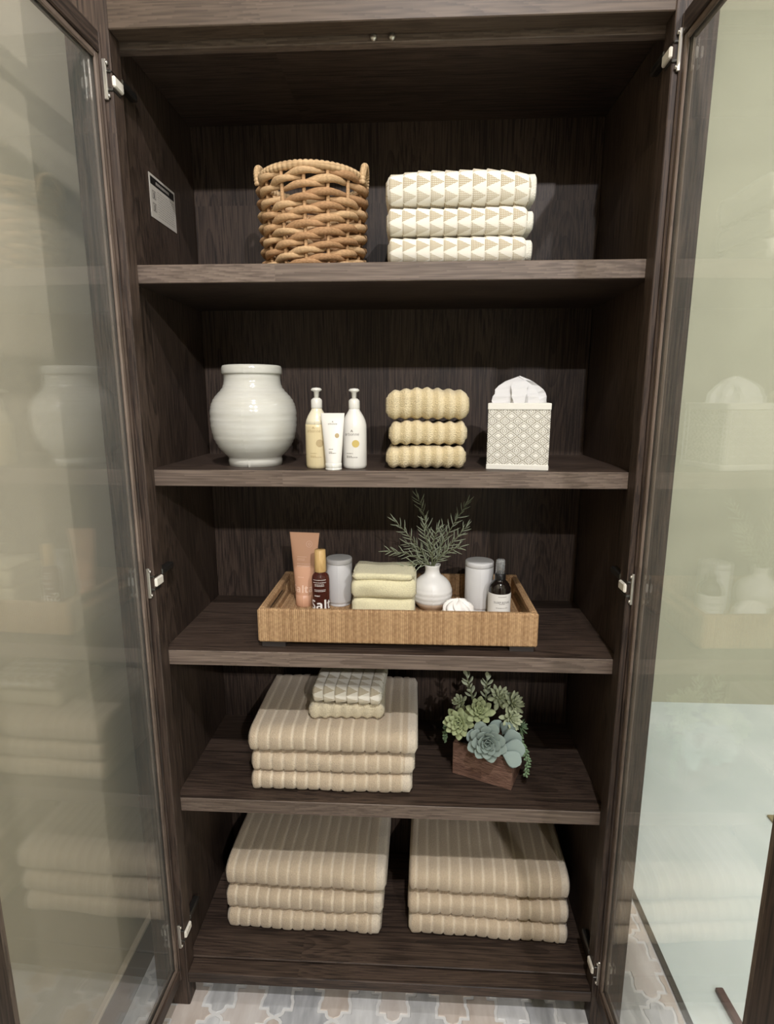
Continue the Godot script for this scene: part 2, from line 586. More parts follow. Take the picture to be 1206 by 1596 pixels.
func room() -> void:
	var x0 := -0.597
	var x1 := 4.6
	var z0 := -1.37
	var z1 := 7.0
	var top := 3.15
	struct("wall_left", boxmesh(Vector3(x0 - 0.1, FLOOR_Y - 0.1, z0 - 0.1), Vector3(x0, top + 0.1, z1 + 0.1), 0.0), mats.wall_left, "greige painted wall just beside the left glass door", "wall")
	struct("wall_back", boxmesh(Vector3(x0, FLOOR_Y - 0.1, z0 - 0.1), Vector3(x1, top + 0.1, z0), 0.0), mats.wall_far, "pale green wall seen through the right glass door", "wall")
	struct("wall_right", boxmesh(Vector3(x1, FLOOR_Y - 0.1, z0 - 0.1), Vector3(x1 + 0.1, top + 0.1, z1 + 0.1), 0.0), mats.wall_far, "pale green wall to the far right of the room", "wall")
	struct("wall_front", boxmesh(Vector3(x0, FLOOR_Y - 0.1, z1), Vector3(x1, top + 0.1, z1 + 0.1), 0.0), mats.wall_left, "greige wall behind the camera", "wall")
	struct("ceiling", boxmesh(Vector3(x0, top, z0), Vector3(x1, top + 0.1, z1), 0.0), mats.ceiling, "off-white ceiling with recessed lamps", "ceiling")
	# unseen partition, added behind the camera to keep the deeper lamp off the lower shelves
	struct("added_partition", boxmesh(Vector3(-0.597, FLOOR_Y, 2.42), Vector3(0.60, 2.05, 2.48), 0.004, 1), mats.oak, "added unseen dark oak partition that blocks the deeper lamp", "wall")
	var bb := struct("baseboard_left", boxmesh(Vector3(x0, FLOOR_Y, z0), Vector3(x0 + 0.011, -0.085, z1), 0.001), mats.baseboard, "brown baseboard along the left wall", "baseboard")
	obj("baseboard_lit_top", boxmesh(Vector3(x0, -0.085, z0), Vector3(x0 + 0.013, -0.076, z1), 0.002), mats.baseboard_lit_top, bb)  # lit top edge of the baseboard, its brightness put into a paler colour
	# floor of lantern tiles set in pale grout
	var fl := struct("floor", boxmesh(Vector3(x0, FLOOR_Y - 0.1, z0), Vector3(0.668, FLOOR_Y - 0.0015, 1.262), 0.0), mats.grout, "patterned floor of lantern shaped tiles in white grout", "floor")
	var rf := struct("floor", boxmesh(Vector3(x0, FLOOR_Y - 0.1, 1.262), Vector3(0.668, FLOOR_Y, z1), 0.0), mats.tile3, "grey tiled floor behind the camera", "floor")
	rf.name = "floor_002"
	var p := 0.1335
	var h := 0.160
	var q := [Vector2(0.5, 0), Vector2(0.41, -0.03), Vector2(0.375, -0.06), Vector2(0.365, -0.106), Vector2(0.235, -0.106), Vector2(0.235, -0.22), Vector2(0.265, -0.28), Vector2(0.265, -0.394), Vector2(0.135, -0.394), Vector2(0.125, -0.44), Vector2(0.09, -0.47), Vector2(0, -0.5)]
	var shape := PackedVector2Array()
	for v: Vector2 in q: shape.append(v)
	for i in range(q.size() - 2, -1, -1): shape.append(Vector2(-q[i].x, q[i].y))
	for i in range(1, q.size()): shape.append(Vector2(-q[i].x, -q[i].y))
	for i in range(q.size() - 2, 0, -1): shape.append(Vector2(q[i].x, -q[i].y))
	for i in shape.size(): shape[i] = Vector2(shape[i].x * p, shape[i].y * h)
	var outline: PackedVector2Array = Geometry2D.offset_polygon(shape, -0.0034)[0]
	var whole := tile_mesh(outline)
	var area := PackedVector2Array([Vector2(x0 + 0.012, -0.55), Vector2(0.664, -0.55), Vector2(0.664, 1.25), Vector2(x0 + 0.012, 1.25)])
	var r := RandomNumberGenerator.new()
	r.seed = 12
	for j in range(-8, 18):
		for i in range(-6, 7):
			var c := Vector2(0.0155 + (i + (0.5 if posmod(j, 2) == 1 else 0.0)) * p, -0.0265 + j * h * 0.5)
			var k := r.randi() % 5
			var moved := PackedVector2Array()
			for v in outline: moved.append(v + c)
			var cut := Geometry2D.intersect_polygons(moved, area)
			if cut.is_empty():
				continue
			var own: PackedVector2Array = cut[0]
			var full := absf(c.x - 0.03) < 0.50 and c.y > -0.46 and c.y < 1.16
			if full:
				var o := obj("tile", whole, mats["tile%d" % k], fl, Vector3(c.x, FLOOR_Y, c.y))
				o.position.y = FLOOR_Y + r.randf_range(-0.0003, 0.0003)
			else:
				var back := PackedVector2Array()
				for v in own: back.append(v - c)
				obj("tile", tile_mesh(back), mats["tile%d" % k], fl, Vector3(c.x, FLOOR_Y, c.y))
	var mf := struct("floor", boxmesh(Vector3(0.682, FLOOR_Y - 0.1, z0), Vector3(x1, FLOOR_Y, z1), 0.0), mats.marble, "white marble floor seen through the right glass door", "floor")
	mf.name = "floor_001"
	var tr := struct("trim_1", boxmesh(Vector3(0.668, FLOOR_Y - 0.1, z0), Vector3(0.682, FLOOR_Y + 0.004, z1), 0.001), mats.trim, "dark metal strip between patterned tiles and white marble", "trim")
	tr.position.x = 0.0
	# two things lying on the marble, only their ends in view
	var s := Soup.new()
	add_box(s, Vector3(-0.009, 0, -0.004), Vector3(0.009, 0.012, 0.9), 0.002)
	var st := obj("floor_strip", s.done(), mats.plank_brown, self, Vector3(0.776, FLOOR_Y, -0.05))
	st.rotation.y = 0.05
	tag(st, "narrow dark brown strip lying on the white marble floor", "strip")
	var mt := obj("floor_mat", boxmesh(Vector3(0, 0, 0), Vector3(0.6, 0.008, 0.5), 0.002), mats.mat_tan, self, Vector3(1.232, FLOOR_Y, -0.645))
	tag(mt, "olive tan mat on white marble floor, only a corner showing", "mat")


func tile_mesh(poly: PackedVector2Array) -> ArrayMesh:
	var s := Soup.new()
	var tris := Geometry2D.triangulate_polygon(poly)
	var inner := PackedVector2Array()
	var c := Vector2.ZERO
	for v in poly: c += v
	c /= poly.size()
	for v in poly: inner.append(v + (c - v).normalized() * 0.0012)
	var yt := 0.0
	for i in range(0, tris.size(), 3):
		s.tri(Vector3(inner[tris[i]].x, yt, inner[tris[i]].y), Vector3(inner[tris[i + 1]].x, yt, inner[tris[i + 1]].y), Vector3(inner[tris[i + 2]].x, yt, inner[tris[i + 2]].y), -1)
		s.tri(Vector3(poly[tris[i]].x, -0.006, poly[tris[i]].y), Vector3(poly[tris[i + 2]].x, -0.006, poly[tris[i + 2]].y), Vector3(poly[tris[i + 1]].x, -0.006, poly[tris[i + 1]].y), -1)
	var n := poly.size()
	# the sides run the same way round as the top triangles
	var ccw := 1.0 if (poly[tris[1]] - poly[tris[0]]).cross(poly[tris[2]] - poly[tris[0]]) > 0 else -1.0
	var area := 0.0
	for i in n:
		area += poly[i].cross(poly[(i + 1) % n])
	for i in n:
		var a := i
		var b := (i + 1) % n
		if area * ccw < 0.0:
			a = b
			b = i
		var a0 := Vector3(poly[a].x, -0.006, poly[a].y)
		var b0 := Vector3(poly[b].x, -0.006, poly[b].y)
		var a1 := Vector3(poly[a].x, -0.0012, poly[a].y)
		var b1 := Vector3(poly[b].x, -0.0012, poly[b].y)
		var a2 := Vector3(inner[a].x, yt, inner[a].y)
		var b2 := Vector3(inner[b].x, yt, inner[b].y)
		s.quad(a0, b0, b1, a1, -1)
		s.quad(a1, b1, b2, a2, -1)
	s.shut()
	return s.done()


# ---------------------------------------------------------------- cabinet
func cabinet() -> void:
	var base := Vector3(0, FLOOR_Y, -0.15)
	var t := thing("linen_cabinet", "tall dark oak linen cabinet with two open glass doors", "cabinet", base)
	var r := RandomNumberGenerator.new()
	r.seed = 5
	var put := func(called: String, lo: Vector3, hi: Vector3, grain: int, mat: Material, bevel := 0.0015) -> MeshInstance3D:
		var off := Vector2(r.randf(), 0.1)
		return obj(called, boxmesh(lo - base, hi - base, bevel, grain, off), mat, t)
	put.call("side_panel", Vector3(-0.524, FLOOR_Y, -0.355), Vector3(-0.462, 1.95, 0.0), 1, mats.oak)
	put.call("side_panel", Vector3(0.462, FLOOR_Y, -0.355), Vector3(0.517, 1.95, 0.0), 1, mats.oak)
	put.call("back_panel", Vector3(-0.462, FLOOR_Y, -0.355), Vector3(0.462, 1.80, BACK), 1, mats.oak)
	put.call("top_panel", Vector3(-0.462, 1.775, BACK), Vector3(0.462, 1.80, 0.0), 0, mats.oak)
	put.call("stile", Vector3(-0.524, FLOOR_Y, 0.0), Vector3(-0.450, 1.95, 0.037), 1, mats.oak)
	put.call("stile", Vector3(0.450, FLOOR_Y, 0.0), Vector3(0.517, 1.95, 0.037), 1, mats.oak)
	put.call("header_rail", Vector3(-0.450, 1.7615, 0.0), Vector3(0.450, 1.95, 0.037), 0, mats.oak_head)
	put.call("door_stop", Vector3(-0.462, 1.751, -0.02), Vector3(0.462, 1.775, -0.0005), 0, mats.oak_edge)
	for k in 4:
		var sh: MeshInstance3D = put.call("shelf", Vector3(-0.462, SH[k] - THICK, BACK), Vector3(0.462, SH[k], -0.004), 0, mats.oak, 0.0)
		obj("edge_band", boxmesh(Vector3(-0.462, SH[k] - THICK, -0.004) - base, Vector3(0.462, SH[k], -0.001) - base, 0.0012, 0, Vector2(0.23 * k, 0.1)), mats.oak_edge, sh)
	put.call("deck", Vector3(-0.462, DECK - 0.022, BACK), Vector3(0.462, DECK, -0.001), 0, mats.oak)
	put.call("bottom_rail", Vector3(-0.450, -0.127, 0.0), Vector3(0.450, -0.1015, 0.037), 0, mats.oak)
	put.call("toe_kick", Vector3(-0.462, FLOOR_Y, -0.075), Vector3(0.462, -0.127, -0.055), 0, mats.kick)
	for x: float in [-0.021, 0.0095]:
		var cs := Soup.new()
		add_lathe(cs, [Vector2(0.0, -0.004), Vector2(0.0045, -0.004), Vector2(0.0052, 0.0), Vector2(0.0052, 0.004), Vector2(0.0, 0.004)], 16, false)
		var c := obj("magnetic_catch", cs.done(Transform3D(Basis(Vector3.RIGHT, PI / 2), Vector3.ZERO)), mats.nickel, t, Vector3(x, 1.757, 0.001) - base)
		c.set_meta("label", "small round metal magnetic catch")
	# printed notice on the inside of the left panel
	var ns := Soup.new()
	var zf := -0.101 - base.z
	var zb := -0.220 - base.z
	var y1 := 1.601 - base.y
	var y0 := 1.5215 - base.y
	var xx := -0.4612
	ns.quad(Vector3(xx, y0, zf), Vector3(xx, y0, zb), Vector3(xx, y1, zb), Vector3(xx, y1, zf), -1, Vector2(0, 1), Vector2(1, 1), Vector2(1, 0), Vector2(0, 0))
	ns.quad(Vector3(xx - 0.0006, y0, zb), Vector3(xx - 0.0006, y0, zf), Vector3(xx - 0.0006, y1, zf), Vector3(xx - 0.0006, y1, zb), -1)
	ns.quad(Vector3(xx - 0.0006, y1, zf), Vector3(xx, y1, zf), Vector3(xx, y1, zb), Vector3(xx - 0.0006, y1, zb), -1)
	ns.quad(Vector3(xx - 0.0006, y0, zb), Vector3(xx, y0, zb), Vector3(xx, y0, zf), Vector3(xx - 0.0006, y0, zf), -1)
	ns.quad(Vector3(xx - 0.0006, y0, zf), Vector3(xx, y0, zf), Vector3(xx, y1, zf), Vector3(xx - 0.0006, y1, zf), -1)
	ns.quad(Vector3(xx - 0.0006, y1, zb), Vector3(xx, y1, zb), Vector3(xx, y0, zb), Vector3(xx - 0.0006, y0, zb), -1)
	ns.shut()
	var nm := std(Color.WHITE, 0.5)
	nm.albedo_texture = tex(notice_image())
	var nt := obj("notice_sticker", ns.done(), nm, t)
	nt.set_meta("label", "white printed notice sticker with black heading band")
	# doors stand open a little past a right angle
	door(t, base, -1.0)
	door(t, base, 1.0)
	for side: float in [-1.0, 1.0]:
		for y: float in ([1.688, 0.822, 0.0] if side < 0 else [1.706, 0.825, -0.045]):
			hinge(t, base, side, y)


func door(t: Node3D, base: Vector3, side: float) -> void:
	var open := deg_to_rad(1.7 if side < 0 else 1.4)
	var wide := 0.489
	var y0 := -0.118
	var y1 := 1.757
	var sw := 0.006       # hinge stile
	var sf := 0.046       # leading stile
	var sr := 0.032       # rails
	var th := 0.021
	var z_in := 0.0
	var z_out := th * -side      # local z points to world -x
	var zl := minf(z_in, z_out)
	var zh := maxf(z_in, z_out)
	var fr := Soup.new()
	add_box(fr, Vector3(0, y0, zl), Vector3(sw, y1, zh), 0.002, 1, Vector2(0.3, 0.08))
	add_box(fr, Vector3(wide - sf, y0, zl), Vector3(wide, y1, zh), 0.002, 1, Vector2(0.6, 0.08))
	add_box(fr, Vector3(sw, y1 - sr, zl), Vector3(wide - sf, y1, zh), 0.002, 0, Vector2(0.1, 0.3))
	add_box(fr, Vector3(sw, y0, zl), Vector3(wide - sf, y0 + sr, zh), 0.002, 0, Vector2(0.5, 0.3))
	var d := obj("door", fr.done(), mats.oak, t)
	d.set_meta("label", "open oak framed glass door on the %s" % ("left" if side < 0 else "right"))
	d.position = Vector3(-0.463 if side < 0 else 0.460, 0, 0.0375) - base
	d.rotation.y = -(PI / 2 - side * open)
	var zm := (zl + zh) * 0.5
	var g := obj("glass_pane", boxmesh(Vector3(sw + 0.001, y0 + sr - 0.006, zm - 0.002), Vector3(wide - sf + 0.006, y1 - sr + 0.006, zm + 0.002), 0.0), mats.glass, d)
	g.set_meta("label", "clear glass pane")
	var bd := Soup.new()
	var bw := 0.0115
	var bz0 := zm + 0.0025
	var bz1 := zm + 0.0075
	for flip in 2:
		var a := bz0 if flip == 0 else 2 * zm - bz1
		var b := bz1 if flip == 0 else 2 * zm - bz0
		add_box(bd, Vector3(sw, y0 + sr, a), Vector3(sw + bw, y1 - sr, b), 0.002, 1)
		add_box(bd, Vector3(wide - sf - bw, y0 + sr, a), Vector3(wide - sf, y1 - sr, b), 0.002, 1)
		add_box(bd, Vector3(sw + bw, y1 - sr - bw, a), Vector3(wide - sf - bw, y1 - sr, b), 0.002, 0)
		add_box(bd, Vector3(sw + bw, y0 + sr, a), Vector3(wide - sf - bw, y0 + sr + bw, b), 0.002, 0)
	obj("glass_bead", bd.done(), mats.oak_edge, d)


func hinge(t: Node3D, base: Vector3, side: float, y: float) -> void:
	# plate on the door's face, arm reaching over the frame, plate on the stile
	var mx := func(lo: Vector3, hi: Vector3) -> Array:
		return [lo, hi] if side < 0 else [Vector3(-hi.x, lo.y, lo.z), Vector3(-lo.x, hi.y, hi.z)]
	var s := Soup.new()
	var a: Array = mx.call(Vector3(-0.463, -0.03, 0.0378), Vector3(-0.4565, 0.03, 0.0425))
	add_box(s, a[0], a[1], 0.001)
	var h := obj("hinge", s.done(), mats.nickel, t, Vector3(0, y, 0) - Vector3(0, base.y, base.z))
	h.set_meta("label", "nickel plated concealed hinge")
	var s2 := Soup.new()
	a = mx.call(Vector3(-0.4575, -0.0085, 0.006), Vector3(-0.4455, 0.0085, 0.036))
	add_box(s2, a[0], a[1], 0.002)
	obj("arm_cover", s2.done(), mats.hinge_cap, h)
	var s3 := Soup.new()
	a = mx.call(Vector3(-0.4620, 0.006, -0.050), Vector3(-0.4480, 0.019, 0.004))
	add_box(s3, a[0], a[1], 0.002)
	a = mx.call(Vector3(-0.4580, -0.016, 0.012), Vector3(-0.4490, -0.011, 0.040))
	add_box(s3, a[0], a[1], 0.001)
	a = mx.call(Vector3(-0.4580, 0.011, 0.018), Vector3(-0.4500, 0.015, 0.040))
	add_box(s3, a[0], a[1], 0.001)
	obj("mounting_plate", s3.done(), mats.steel_dark, h)
	for k: float in [-0.024, 0.024]:
		var s4 := Soup.new()
		add_lathe(s4, [Vector2(0.0, 0.0), Vector2(0.0035, 0.0), Vector2(0.003, 0.0022), Vector2(0.0, 0.003)], 10, false)
		obj("screw", s4.done(Transform3D(Basis(Vector3.BACK, PI / 2 * side), Vector3(side * 0.4562, k, 0.0402))), mats.nickel, h)


func notice_image() -> Image:
	var im := Image.create(256, 176, false, Image.FORMAT_RGB8)
	var paper := rgb8(200, 194, 184)
	var ink := rgb8(28, 26, 24)
	var grey := rgb8(150, 144, 136)
	im.fill(paper)
	im.fill_rect(Rect2i(10, 10, 236, 32), ink)
	for k in 9:
		im.fill_rect(Rect2i(62 + k * 15, 20, 10, 12), rgb8(176, 170, 162))
	for y: int in [62, 112]:
		im.fill_rect(Rect2i(20, y, 36, 36), grey)
		im.fill_rect(Rect2i(26, y + 6, 24, 24), paper)
		im.fill_rect(Rect2i(34, y + 8, 8, 22), ink)
	var r := RandomNumberGenerator.new()
	r.seed = 2
	for k in 11:
		var x := 70
		while x < 236:
			var w := r.randi_range(6, 22)
			im.fill_rect(Rect2i(x, 56 + k * 10, mini(w, 240 - x), 3), grey)
			x += w + 5
	return im


# ---------------------------------------------------------------- towels
# a folded towel: front fold at z = 0, lies on y = 0, depth d behind it.
# rib(x) gives 0..1 (1 = crest of the pile), tint(x) its linear colour.
func towel(w: float, d: float, h: float, o: Dictionary) -> ArrayMesh:
	var rib: Callable = o.rib
	var tint: Callable = o.tint
	var amp: float = o.get("amp", 0.004)
	var crown: float = o.get("crown", 0.0)
	var sd: int = o.get("seed", 1)
	var fr: float = minf(o.get("front", h * 0.45), d * 0.4)
	var br: float = h * 0.3
	var step: float = o.get("step", 0.003)
	var n := FastNoiseLite.new()
	n.seed = sd
	n.frequency = 1.0
	n.fractal_octaves = 2
	var wob: float = o.get("wobble", 0.003)
	var prof := []   # [z, y, normal]
	for k in 9:
		var z := lerpf(-d + br, -fr, k / 9.0)
		prof.append([z, 0.0, Vector2(0, -1)])
	for k in 13:
		var a := lerpf(-PI / 2, PI / 2, k / 12.0)
		var cz := pow(absf(cos(a)), 0.8)
		prof.append([-fr + fr * cz, h * 0.5 + h * 0.5 * signf(sin(a)) * pow(absf(sin(a)), 0.85), Vector2(cos(a), sin(a))])
	for k in range(1, 14):
		var z := lerpf(-fr, -d + br, k / 14.0)
		prof.append([z, h, Vector2(0, 1)])
	for k in 7:
		var a := lerpf(PI / 2, PI * 1.5, k / 6.0)
		prof.append([-d + br + br * cos(a), h * 0.5 + h * 0.5 * sin(a), Vector2(cos(a), sin(a))])
	var arc := [0.0]
	for i in prof.size():
		var q: Array = prof[(i + 1) % prof.size()]
		arc.append(arc[i] + Vector2(q[0] - prof[i][0], q[1] - prof[i][1]).length())
	var nx := int(ceil(w / step))
	var rings := []
	var cols := []
	var us := []
	var period: float = o.get("period", 0.025)
	for j in nx + 1:
		var x := lerpf(-w / 2, w / 2, float(j) / nx)
		var e := minf(x + w / 2, w / 2 - x)
		var inset := 0.0 if e > 0.007 else 0.007 - sqrt(maxf(0.0, 0.007 * 0.007 - (0.007 - e) * (0.007 - e)))
		var rv: float = amp * (1.0 - rib.call(x)) + inset
		var lift := 1.0 + crown * (1.0 - pow(2.0 * x / w, 2.0)) - crown * 0.5
		var ring := PackedVector3Array()
		for q: Array in prof:
			var z: float = q[0]
			var y: float = q[1]
			var nm: Vector2 = q[2]
			var k := clampf(y / h, 0.0, 1.0)
			var dz := n.get_noise_3d(x * 9.0, y * 12.0, 3.0) * wob
			var dy := n.get_noise_3d(x * 8.0, z * 8.0, 9.0) * wob * k
			var frontness := clampf(1.0 + z / d, 0.0, 1.0)
			ring.append(Vector3(x, clampf((y - nm.y * rv) * lerpf(1.0, lift, k) + dy, 0.0, h * maxf(1.0, lift)), z - nm.x * rv + dz * frontness))
		rings.append(ring)
		cols.append(tint.call(x))
		us.append(x / period)
	# the folded layers show at both ends as nested ridges
	for e in 2:
		var src: PackedVector3Array = rings[0] if e == 0 else rings[rings.size() - 1]
		var cc: Color = cols[0] if e == 0 else cols[cols.size() - 1]
		var extra := []
		for k in range(1, 6):
			var s := 1.0 - k * 0.18
			var ring := PackedVector3Array()
			for q in src:
				ring.append(Vector3(q.x + (-1.0 if e == 0 else 1.0) * (0.003 if k % 2 == 1 else -0.002), h * 0.5 + (q.y - h * 0.5) * s, -d * 0.5 + (q.z + d * 0.5) * (1.0 - (1.0 - s) * h / d * 0.8)))
			extra.append(ring)
		for ring: PackedVector3Array in extra:
			if e == 0:
				rings.push_front(ring); cols.push_front(cc); us.push_front(us[0])
			else:
				rings.push_back(ring); cols.push_back(cc); us.push_back(us[us.size() - 1])
	var vs := []
	for a: float in arc: vs.append(a / (period * 2.0))
	var s := Soup.new()
	add_loft(s, rings, true, cols, 1.0, false, [us, vs])
	if o.get("uv_only", false):
		s.tinted = false
	return s.done()


func bath_opts(w: float, sd: int, period: float, hem_right: float, shift := 0.0) -> Dictionary:
	var plush := lin(208, 189, 162)
	var weave := lin(234, 219, 194)
	var hem := lin(230, 217, 196)
	var rib := func(x: float) -> float:
		if x > w / 2 - hem_right:
			return 0.55
		var f := absf(fposmod((x + shift) / period, 1.0) - 0.5) * 2.0    # 1 at the groove
		return 1.0 - pow(f, 5.0)
	var tint := func(x: float) -> Color:
		if x > w / 2 - hem_right:
			return hem
		var f := absf(fposmod((x + shift) / period, 1.0) - 0.5) * 2.0
		return plush.lerp(weave, smoothstep(0.72, 0.84, f))
	return {"rib": rib, "tint": tint, "amp": 0.0038, "seed": sd, "period": period, "step": period / 9.0}


func soft_opts(c: Color, sd: int, period: float, amp: float) -> Dictionary:
	return {"rib": func(x: float) -> float: return 0.5 + 0.5 * cos(TAU * x / period), "tint": func(_x: float) -> Color: return c, "amp": amp, "seed": sd, "period": period, "step": period / 9.0}


func jacquard_opts(sd: int, period: float) -> Dictionary:
	var rib := func(x: float) -> float:
		var f := fposmod(x / period, 1.0)
		return 1.0 - f * 0.85 if f > 0.08 else f / 0.08
	return {"rib": rib, "tint": func(_x: float) -> Color: return Color.WHITE, "amp": 0.0032, "seed": sd, "period": period, "step": period / 12.0, "uv_only": true}


# ---------------------------------------------------------------- printing on curved packs
# lays a flat mesh (x, y in metres) round a body whose half axes at height y are given by size(y)
func wrapped(src: Array, size: Callable, at: Vector2, lift := 0.00035) -> ArrayMesh:
	var v: PackedVector3Array = src[Mesh.ARRAY_VERTEX]
	var nrm := PackedVector3Array()
	for i in v.size():
		var y := v[i].y + at.y
		var ab: Vector2 = size.call(y)
		var a: float = (v[i].x + at.x) / ab.x
		nrm.append(Vector3(sin(a) * ab.y, 0, cos(a) * ab.x).normalized())
		v[i] = Vector3(sin(a) * ab.x, y, cos(a) * ab.y) + nrm[i] * lift
	var arr := []
	arr.resize(Mesh.ARRAY_MAX)
	arr[Mesh.ARRAY_VERTEX] = v
	arr[Mesh.ARRAY_NORMAL] = nrm
	arr[Mesh.ARRAY_INDEX] = src[Mesh.ARRAY_INDEX]
	var m := ArrayMesh.new()
	m.add_surface_from_arrays(Mesh.PRIMITIVE_TRIANGLES, arr)
	return m


func words(text: String, height: float, face := "Droid Sans", bold := false) -> Array:
	var f := SystemFont.new()
	f.font_names = PackedStringArray([face])
	if bold:
		f.font_weight = 700
	var tm := TextMesh.new()
	tm.font = f
	tm.text = text
	tm.font_size = 48
	tm.pixel_size = height / 34.0
	tm.depth = 0.0
	tm.curve_step = 2.0
	return tm.get_mesh_arrays()


func strips(rects: Array) -> Array:
	var v := PackedVector3Array()
	var ix := PackedInt32Array()
	for r: Rect2 in rects:
		var n := 6
		for i in n:
			var x0 := r.position.x + r.size.x * i / n
			var x1 := r.position.x + r.size.x * (i + 1) / n
			var b := v.size()
			v.append_array(PackedVector3Array([Vector3(x0, r.position.y, 0), Vector3(x1, r.position.y, 0), Vector3(x1, r.end.y, 0), Vector3(x0, r.end.y, 0)]))
			ix.append_array(PackedInt32Array([b, b + 2, b + 1, b, b + 3, b + 2]))
	return packed(v, ix)


func disc(rad: float, ring := 0.0) -> Array:
	var v := PackedVector3Array()
	var ix := PackedInt32Array()
	var n := 20
	for i in n:
		var t := TAU * i / n
		v.append(Vector3(cos(t), sin(t), 0) * rad)
		v.append(Vector3(cos(t), sin(t), 0) * ring)
	for i in n:
		var a := i * 2
		var b := ((i + 1) % n) * 2
		ix.append_array(PackedInt32Array([a, a + 1, b, b, a + 1, b + 1]))
	return packed(v, ix)


func packed(v: PackedVector3Array, ix: PackedInt32Array) -> Array:
	var arr := []
	arr.resize(Mesh.ARRAY_MAX)
	arr[Mesh.ARRAY_VERTEX] = v
	arr[Mesh.ARRAY_INDEX] = ix
	return arr


func bars(r: RandomNumberGenerator, x: float, y: float, w: float, th: float) -> Array:
	var out := []
	var at := 0.0
	while at < w:
		var k := minf(r.randf_range(0.0015, 0.0045), w - at)
		out.append(Rect2(x + at, y, k, th))
		at += k + 0.0007
	return out


# standing tube: round at the cap, pressed flat at the top seam
func tube_body(r0: float, wide: float, y0: float, y1: float) -> ArrayMesh:
	var rings := []
	for j in 15:
		var t := j / 14.0
		var ab := tube_size(r0, wide, y0, y1, lerpf(y0, y1, t))
		var ring := PackedVector3Array()
		for i in 32:
			var a := TAU * i / 32
			ring.append(Vector3(sin(a) * ab.x, lerpf(y0, y1, t), cos(a) * ab.y))
		rings.append(ring)
	var s := Soup.new()
	add_loft(s, rings)
	return s.done()


func tube_size(r0: float, wide: float, y0: float, y1: float, y: float) -> Vector2:
	var t := clampf((y - y0) / (y1 - y0), 0.0, 1.0)
	return Vector2(lerpf(r0, wide * 0.5, t), lerpf(r0, 0.0012, minf(1.0, pow(t / 0.95, 1.35))))


# ---------------------------------------------------------------- top shelf: basket and three jacquard towels
func top_shelf() -> void:
	basket(Vector3(-0.150, SH[0], -0.132))
	var y: float = SH[0]
	var hs := [0.050, 0.0485, 0.060]
	var lab := ["cream jacquard towel with woven triangles, bottom of three on top shelf", "cream jacquard towel with woven triangles, middle of three on top shelf", "cream jacquard towel with woven triangles, top of three on top shelf"]
	for k in 3:
		var o := jacquard_opts(20 + k, 0.0245)
		o.crown = 0.0 if k < 2 else 0.14
		var w: float = [0.262, 0.264, 0.268][k]
		var t := obj("jacquard_towel", towel(w - 0.016, 0.20, hs[k], o), mats.jacquard, self, Vector3([0.126, 0.125, 0.126][k], y, -0.022))
		tag(t, lab[k], "towel", "cream jacquard towels on the top shelf")
		# plain woven hem folded in at the right-hand end
		var ho := soft_opts(lin(230, 225, 210), 60 + k, 0.2, 0.0)
		obj("hem", towel(0.016, 0.19, hs[k] * 0.985, ho), mats.plain, t, Vector3((w - 0.016) / 2 + 0.0005, 0.0003, -0.002))
		y += hs[k] + 0.0002
	return


